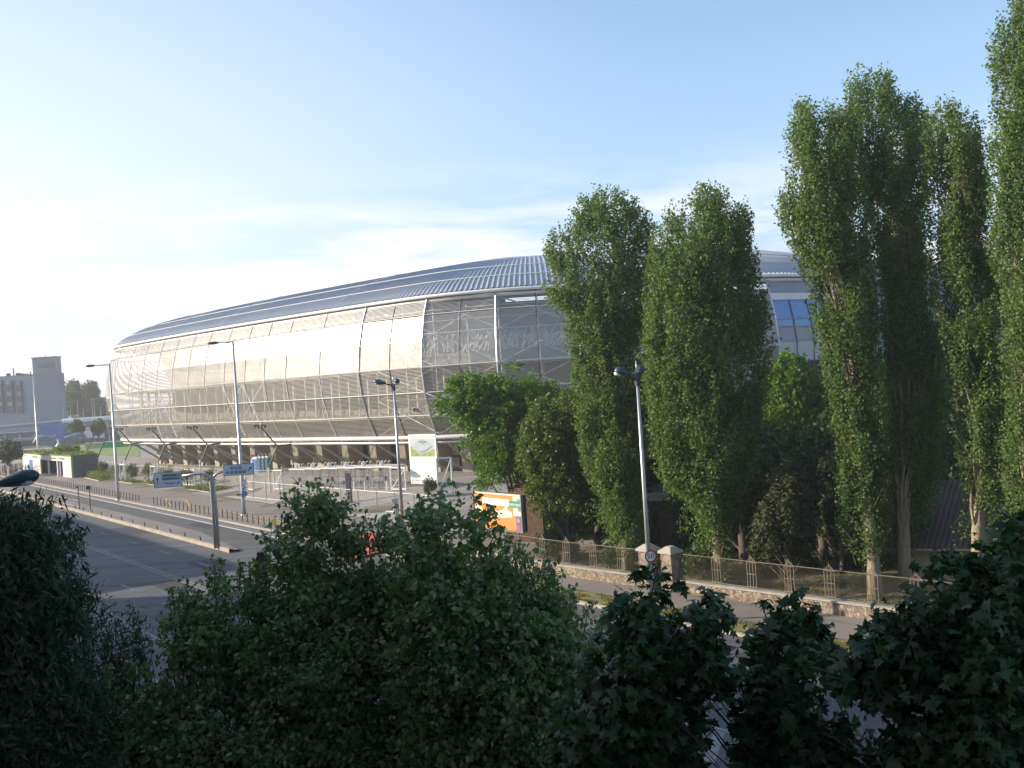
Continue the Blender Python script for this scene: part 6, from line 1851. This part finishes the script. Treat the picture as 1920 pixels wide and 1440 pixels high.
# ------------------------------------------------------------------ people by the kiosk
m_cl = [M('cloth_white', (0.6, 0.6, 0.6), 0.8), M('cloth_green', (0.06, 0.22, 0.10), 0.8), M('cloth_blue', (0.10, 0.16, 0.32), 0.8), M('cloth_red', (0.35, 0.06, 0.05), 0.8), M('cloth_grey', (0.2, 0.2, 0.21), 0.8)]
m_trou = [M('trousers_dark', (0.03, 0.03, 0.045), 0.9), M('shorts_beige', (0.3, 0.25, 0.18), 0.9)]
m_hair = M('hair', (0.05, 0.035, 0.025), 0.8)
def person(p, rz, shirt, trou, label, seed, group):
    rg = np.random.default_rng(seed)
    h = rg.uniform(0.94, 1.06)
    r_ = empty('person', p, label, 'person', group, rz)
    st = rg.uniform(0.04, 0.2)
    J = {'pel': (0, 0, .95), 'ch': (0, 0.01, 1.28), 'nk': (0, 0, 1.48), 'hd': (0, -.02, 1.66), 'ht': (0, -.01, 1.76),
         'lk': (-.10, -.02 - st * .4, .50), 'la': (-.11, st, .07), 'lt': (-.11, st - .16, .04), 'rk': (.10, -.03 + 0, .50), 'ra': (.11, -st, .07), 'rt': (.11, -st - .16, .04),
         'ls': (-.19, 0, 1.42), 'le': (-.25, .03, 1.14), 'lh': (-.24, -.10, .90), 'rs': (.19, 0, 1.42), 're': (.25, .02, 1.14), 'rh': (.22, -.14, .93), 'lh0': (-.09, 0, .90), 'rh0': (.09, 0, .90)}
    E = [('pel', 'ch', .14, .15), ('ch', 'nk', .15, .06), ('nk', 'hd', .06, .10), ('hd', 'ht', .10, .05), ('lh0', 'lk', .095, .06), ('lk', 'la', .06, .04), ('la', 'lt', .045, .035), ('rh0', 'rk', .095, .06), ('rk', 'ra', .06, .04), ('ra', 'rt', .045, .035),
         ('ls', 'le', .055, .045), ('le', 'lh', .042, .03), ('rs', 're', .055, .045), ('re', 'rh', .042, .03), ('ls', 'rs', .075, .075), ('lh0', 'rh0', .11, .11)]
    mb = MB()
    for a_, b_, ra, rb in E:
        top_ = a_ in ('pel', 'ch', 'ls', 'rs') and b_ != 'hd'
        m_ = shirt if (top_ or (a_, b_) == ('ls', 'rs')) else (trou if a_ in ('lh0', 'rh0', 'lk', 'rk') else m_skin)
        A = Vector(J[a_]) * h; B = Vector(J[b_]) * h
        mb.tube([A, A.lerp(B, .5), B], [ra, (ra + rb) / 2 * 1.05, rb], m_, 7)
    w_ = parent_world(r_)
    mb.v = [tuple(w_ @ Vector(q)) for q in mb.v]
    mb.build('body', r_, smooth=True)
    mb = MB(); mb.ball((0, 0.02, 1.70 * h), .112, m_hair, 8, (1, 1, .9)); mb.v = [tuple(w_ @ Vector(q)) for q in mb.v]; mb.build('hair', r_, smooth=True)
rg = np.random.default_rng(5)
cols = ['white', 'green', 'blue', 'red', 'grey']
for k in range(22):
    px = float(rg.uniform(-4, 62)); py = 890 + float(rg.uniform(-4, 8)) - (62 - px) * 0.03
    p = G(px, py, 0.13)
    ci = k % 5
    person(p, ru(0, 6.28), m_cl[ci], m_trou[k % 2], 'person in a %s top standing in the crowd before the kiosk' % cols[ci], 100 + k, 'people before the kiosk in %s tops' % cols[ci])
# round tree at far left beside the kiosk
tree('linden_tree', 'round dark tree standing in the crowd left of the kiosk', 'tree', [[(-10, 835), (5, 828), (25, 829), (40, 838), (43, 850), (32, 860), (10, 862), (-15, 858)]], 186, G(20, 889, .13), leafm=L_back, barkm=m_barkd, n=90, per=60, r=1.0, size=0.45, thick=2.8, limbs=6, seed=71)

# ------------------------------------------------------------------ far left: lawn, banner, eagle, station, buildings
def far(px, py): return G(px, py)
mb = MB(); gp = [G(150, 852), G(262, 858), G(262, 822), G(200, 828), G(140, 840)]
mb.face([(p.x, p.y, 1.32) for p in gp], m_lawn); structure('lawn', mb)
a = P(160, 838, 262); b = P(262, 838, 262); a.z = b.z = 1.3
mid = a.lerp(b, 0.32)
r_ = empty('green_banner', a, 'long low green and pale banner on the lawn beyond the masts', 'banner')
part(r_, 'pale_panel', lambda mb: mb.box((a.x + 2.3 + 0, a.y, 1.3), (mid - a).length, 0.15, 1.4, m_lime, ax=(1, 0, 0)) if False else mb.box(a.lerp(mid, .5), (mid - a).length, 0.15, 1.5, M('banner_pale', (0.35, 0.45, 0.22), .7), ax=(1, 0, 0)))
part(r_, 'green_panel', lambda mb: mb.box(mid.lerp(b, .5), (b - mid).length, 0.15, 1.5, m_grnbanner, ax=(1, 0, 0)))
part(r_, 'edge', lambda mb: (mb.bar(a + ZV * 1.55, b + ZV * 1.55, 0.16, m_white), mb.bar(a + ZV * .02, b + ZV * .02, 0.16, m_white)))
text_mesh('lettering', 'FTC 1899', 0.9, m_grnbanner, a.lerp(mid, .5) + Vector((0, -.09, .78)), (1, 0, 0), ZV, r_)
# eagle
c = P(110, 845, 250); c.z = 1.25
r_ = empty('eagle_statue', c, 'big bronze bird statue with spread wings on a rocky perch', 'statue')
def eg(mb):
    mb.tube([c, c + Vector((.5, 0, 1.4)), c + Vector((.9, 0, 2.7)), c + Vector((.3, -.2, 3.7)), c + Vector((-.5, -.5, 4.3)), c + Vector((-1.0, -.8, 4.25))], [0.9, 1.25, 1.15, .7, .45, .12], m_bronze, 12)
def wing(mb, s):
    root_ = c + Vector((.5, 0, 3.2))
    for k in range(11):
        t = k / 10
        e = root_ + Vector((s * (1.2 + 4.6 * t), 0.3 * t, 1.2 * math.sin(t * 2.2) + .1))
        f_ = e + Vector((s * (0.3 + 0.9 * t), 0, -2.6 + 1.2 * t))
        mb.tube([root_.lerp(e, .35), e, f_], [0.45, 0.42, 0.1], m_bronze, 6)
part(r_, 'body', eg)
part(r_, 'wing', lambda mb: wing(mb, -1)); part(r_, 'wing', lambda mb: wing(mb, 1))
part(r_, 'perch', lambda mb: (mb.ball(c + Vector((0, 0, .2)), 1.3, m_stone, 10, (1.2, 1, .7)),))
# station with white roof tube
SD = 300.0
def stp(px, z, D=SD):
    p = P(px, 800, D); return Vector((p.x, p.y, z))
r_ = empty('station_building', stp(100, 1.1), 'long station with a white roof tube, dark hall and slim columns', 'building')
zr = lambda px, py: P(px, py, SD).z
x0, x1 = -60, 262
part(r_, 'roof', lambda mb: (mb.tube([stp(118, zr(118, 790)), stp(262, zr(262, 780))], 0.75, m_white, 10), mb.tube([stp(x0, zr(0, 803)), stp(118, zr(118, 790))], 0.5, m_panelg, 8)))
part(r_, 'hall', lambda mb: mb.box(stp(100, 1.0) + Vector((0, 9, 0)), 62, 10, 5.0, m_bay, ax=(1, 0, 0)))
part(r_, 'deck', lambda mb: (mb.box(stp(30, 3.6) + Vector((0, -1, 0)), 34, 5, 0.7, m_panelg, ax=(1, 0, 0)), mb.box(stp(60, 1.3) + Vector((0, -3, 0)), 26, 3, 0.5, m_conc, ax=(1, 0, 0))))
for px in range(-20, 260, 28):
    part(r_, 'column', lambda mb: mb.bar(stp(px, 1.0), stp(px, 5.4), 0.35, m_panelg))
part(r_, 'blue_box', lambda mb: mb.box(stp(108, 1.6) + Vector((0, -2.5, 0)), 7.2, 3, zr(108, 794) - 1.6, m_blue, ax=(1, 0, 0)))
for px in (170, 196):
    c2 = stp(px, zr(px, 811)) + Vector((0, -4, 0))
    rb = empty('station_banner', c2, 'pale blue banner hung %s on the station front' % ('left of the far lamp pole' if px == 170 else 'right of the small far tree'), 'banner')
    mb = MB(); plate_box(mb, c2, Vector((1, 0, 0)), ZV, 4.0 if px == 170 else 2.8, 2.9, 0.1, m_signw); mb.build('sheet', rb)
    mb = MB(); tri(mb, c2 - ZV * .5 + Vector((-.4, 0, 0)), Vector((1, 0, 0)), ZV, .6, m_blue2, 0.07); plate_box(mb, c2 + ZV * .9 + Vector((0, -.06, 0)), Vector((1, 0, 0)), ZV, 2.2, .3, .02, m_red); mb.build('print', rb)
for k, (px, py, pt, lab) in enumerate(((185, 828, 783, 'small round tree in front of the station, nearer the tall lamp'), (143, 826, 787, 'small round tree in front of the station, beside the blue box'))):
    D2 = 268
    cx_ = (py + pt) / 2
    tree('round_tree', lab, 'tree', [[(px - 14, 800), (px - 8, 789), (px + 3, 786), (px + 13, 795), (px + 14, 807), (px + 5, 815), (px - 9, 814)]], D2, P(px, 832, D2) * 1.0 + Vector((0, 0, 1.2 - P(px, 832, D2).z)), leafm=L_far, barkm=m_barkd, n=60, per=46, r=0.8, size=0.5, thick=2.0, limbs=4, seed=80 + k)
# hotel-like building in blue-grey
BD = 340.0
def bp_(px, z, D=BD):
    p = P(px, 740, D); return Vector((p.x, p.y, z))
bx0, bx1 = bp_(-45, 0), bp_(73, 0)
zt = P(36, 705, BD).z
r_ = empty('office_building', bp_(14, 1), 'blue-grey concrete block with projecting window bays and panes coloured with a yellow reflection', 'building')
c0 = bx0.lerp(bx1, .5); c0.z = 1
part(r_, 'wall', lambda mb: mb.box(c0 + Vector((0, 8, 0)), (bx1 - bx0).length, 16, zt - 1, m_bluebld, ax=(1, 0, 0)))
part(r_, 'parapet', lambda mb: mb.box(c0 + Vector((0, 8, zt - 1)), (bx1 - bx0).length + .3, 16.3, 0.3, m_panelg, ax=(1, 0, 0)))
for px in (-20, 1, 20, 39):
    z0, z1 = P(px, 774, BD).z, P(px, 714, BD).z
    w = 2.3 if px < 30 else 1.5
    bay = part(r_, 'window_bay', lambda mb: mb.box(bp_(px, z0) + Vector((0, -.4, 0)), w, 1.4, z1 - z0, m_bay, ax=(1, 0, 0)))
    for py in (718, 738, 758):
        zz = P(px, py, BD).z
        part(bay, 'window', lambda mb: (mb.box(bp_(px, zz - .55) + Vector((0, -1.13, 0)), w * .72, 0.1, 1.2, m_bwin, ax=(1, 0, 0)), mb.box(bp_(px, zz - .55) + Vector((0, -1.16, 0)), .12, 0.1, 1.2, m_bay, ax=(1, 0, 0))))
zt2 = P(95, 700, BD).z
def clut(mb):
    for px, h in ((20, 2.6), (10, 1.0), (35, .7), (52, 1.1), (44, .5), (28, .9)):
        q = bp_(px, zt + .25) + Vector((0, 3, 0)); mb.box(q, .25 if h > 1 else 1.4, .4, h, m_dark, ax=(1, 0, 0))
part(r_, 'roof_plant', clut)
r_ = empty('stair_tower', bp_(95, 1), 'plain blue-grey tower block with a glazed box on its roof', 'building')
a, b = bp_(73.3, 0), bp_(114, 0)
part(r_, 'wall', lambda mb: mb.box(a.lerp(b, .5) + Vector((0, 1, 1)), (b - a).length, 5, zt2 - 1, m_bluebld2, ax=(1, 0, 0)))
a2, b2 = bp_(66, 0), bp_(110, 0); zt3 = P(88, 671, BD).z
part(r_, 'roof_box', lambda mb: mb.box(a2.lerp(b2, .5) + Vector((0, 1.4, zt2)), (b2 - a2).length, 4, zt3 - zt2, m_panelg, ax=(1, 0, 0)))
part(r_, 'roof_glazing', lambda mb: mb.box(a2.lerp(b2, .6) + Vector((0, -.7, zt2 + 2.0)), (b2 - a2).length * .66, .3, 1.6, m_glassd, ax=(1, 0, 0)))
part(r_, 'roof_slab', lambda mb: mb.box(a2.lerp(b2, .5) + Vector((0, 1.4, zt3)), (b2 - a2).length + .5, 4.5, .4, m_panelg, ax=(1, 0, 0)))
part(r_, 'antenna', lambda mb: mb.bar(bp_(88, zt3) + Vector((0, 1, .4)), bp_(88, zt3 + 1.6) + Vector((0, 1, 0)), .15, m_dark))
# trees beyond the station
TP = [[(118, 735), (128, 718), (140, 713), (150, 722), (153, 740), (150, 775), (120, 778)], [(150, 740), (158, 722), (170, 714), (182, 722), (186, 745), (200, 750), (206, 770), (200, 785), (152, 782)]]
tree('plane_tree', 'round green tree beyond the station, nearest to the tower block', 'tree', [TP[0]], 400, bp_(136, 1, 400), leafm=L_far, barkm=m_barkd, n=150, per=44, r=1.6, size=0.75, thick=4, limbs=5, seed=90)
tree('plane_tree', 'taller green tree beyond the station with a low right shoulder', 'tree', [TP[1]], 410, bp_(172, 1, 410), leafm=L_far, barkm=m_barkd, n=190, per=44, r=1.6, size=0.75, thick=4, limbs=5, seed=91)
mb = MB()
rg = np.random.default_rng(92)
p0, p1 = P(-900, 780, 520), P(240, 780, 520)
n = 26000
u = rg.uniform(0, 1, n)
C = np.stack([p0.x + (p1.x - p0.x) * u, p0.y + rg.uniform(-4, 4, n), 1 + rg.uniform(0, 1, n) * (9 + 4 * np.sin(u * 60) + 3 * np.sin(u * 150 + 1))], 1)
o = leaves_mesh('far_treeline', C, 1.5, 'quad', L_far, None, rg, None, .3)
tag(o, 'far hazy line of trees beyond the station', 'treeline', None, 'stuff')
# far thin masts and lamps around the station
fm = None
for k, (px, pt, pb, D2) in enumerate(((119, 757, 786, 300), (128, 770, 786, 300), (133, 768, 786, 300), (147, 750, 785, 300), (157, 765, 785, 300), (174, 752, 785, 300), (178, 748, 785, 300), (189, 762, 784, 300), (201, 750, 784, 300), (218, 775, 784, 300))):
    g = P(px, pb, D2); e = P(px, pt, D2)
    mb = MB(); mb.tube([(g.x, g.y, g.z - 3.5), (g.x, g.y, e.z)], [0.14, 0.07], m_steel, 6)
    if k == 6: mb.bar((g.x - .9, g.y, e.z), (g.x + .9, g.y, e.z), .18, m_steel)
    one('far_mast', mb, 'thin far mast standing behind the station roof' if k != 6 else 'far lamp mast with a crossbar behind the station roof', 'mast', 'thin masts behind the station' if k != 6 else None, loc=(g.x, g.y, g.z - 3.5))
for px, pt, pb, lab in ((1.5, 760, 835, 'far lamp post at the very left edge before the office block'), (33, 788, 803, 'short pale post on the station deck'), (230, 790, 831, 'slim flag pole at the left end of the stadium')):
    g = G(px, pb); e_ = P(px, pt, g.y)
    mb = MB(); mb.tube([(g.x, g.y, g.z), (g.x, g.y, e_.z)], [0.16, 0.08], m_steel, 6); one('far_post', mb, lab, 'post', loc=g)

# ------------------------------------------------------------------ dry grass on the verge, weeds
rg = np.random.default_rng(33)
n = 26000
t = rg.uniform(8, 50, n); dd = 33.85 + rg.uniform(0, 1.7, n) + 0.45 * np.array([bend(q) for q in t])
keep = np.array([mnoise.noise(Vector((a_ * .9, b_ * 1.6, 0))) > -.12 for a_, b_ in zip(t, dd)])
t = t[keep]; dd = dd[keep]
C = np.stack([-0.6 * t + .8 * dd, .8 * t + .6 * dd, np.full(len(t), .13)], 1)
o = leaves_mesh('verge_grass', C, 0.13, 'narrow', L_dry, None, rg, None, .4, 1.0)
tag(o, 'dry tufty grass growing on the strip between road and footpath', 'grass', None, 'stuff')
n = 30000
t = rg.uniform(5, 50, n); dd = np.array([dw(q) for q in t]) + .6 + rg.uniform(0, 1, n) ** 1.5 * 14
keep = np.array([mnoise.noise(Vector((a_ * .35, b_ * .5, 3))) > -.05 for a_, b_ in zip(t, dd)])
t = t[keep]; dd = dd[keep]
C = np.stack([-0.6 * t + .8 * dd, .8 * t + .6 * dd, np.full(len(t), .16)], 1)
o = leaves_mesh('park_grass', C, 0.16, 'narrow', L_dry, None, rg, None, .4, 1.0)
tag(o, 'patchy dry grass under the poplars', 'grass', None, 'stuff')

# ------------------------------------------------------------------ apartment row on the viewer's side of the road (its shadow lies over the road)
def block(t0, t1, h, label):
    c = td((t0 + t1) / 2, -7.6, 0.1)
    r_ = empty('apartment_building', c, label, 'building')
    c = Vector(c)
    Lb = t1 - t0
    part(r_, 'wall', lambda mb: mb.box(c, Lb, 12.0, h, m_render, ax=U))
    part(r_, 'roof', lambda mb: mb.box(c + ZV * h, Lb + .6, 12.6, .35, m_conc, ax=U))
    def wins(mb):
        for fl in range(int(h // 3)):
            for k in range(int(Lb // 4)):
                mb.box(td(t0 + 2 + 4 * k, -1.58, 1.0 + 3 * fl), 1.5, .1, 1.5, m_glassd, ax=U)
    o = part(r_, 'windows', wins); o['kind'] = 'stuff'
block(-45, 33, 17.6, 'tall rendered apartment block the view is taken from')
block(33.4, 83.0, 15.6, 'lower rendered apartment block beside the tall one')
block(94.6, 255, 13.6, 'second apartment block further along the near side of the road')

for o in bpy.data.objects:
    if o.type == 'MESH' and not o.get('kind') and o.parent is None and not o.get('label'):
        print('UNTAGGED', o.name)

# ------------------------------------------------------------------ air
mb = MB()
x0, x1, y0, y1, z0, z1 = -900, 900, -320, 1000, -1.2, 46
mb.hexa([(x0, y0, z0), (x1, y0, z0), (x1, y1, z0), (x0, y1, z0), (x0, y0, z1), (x1, y0, z1), (x1, y1, z1), (x0, y1, z1)], m_white)
hb = mb.build('haze'); hb['kind'] = 'stuff'; hb['label'] = 'thin warm evening haze in the air'
hm = bpy.data.materials.new('haze_air'); hm.use_nodes = True
ht = hm.node_tree; ht.nodes.remove(ht.nodes['Principled BSDF'])
pv = ht.nodes.new('ShaderNodeVolumePrincipled')
pv.inputs['Color'].default_value = (0.93, 0.95, 1.0, 1)
pv.inputs['Density'].default_value = 0.00045
pv.inputs['Anisotropy'].default_value = 0.35
ht.links.new(pv.outputs[0], ht.nodes['Material Output'].inputs['Volume'])
hb.data.materials.clear(); hb.data.materials.append(hm)
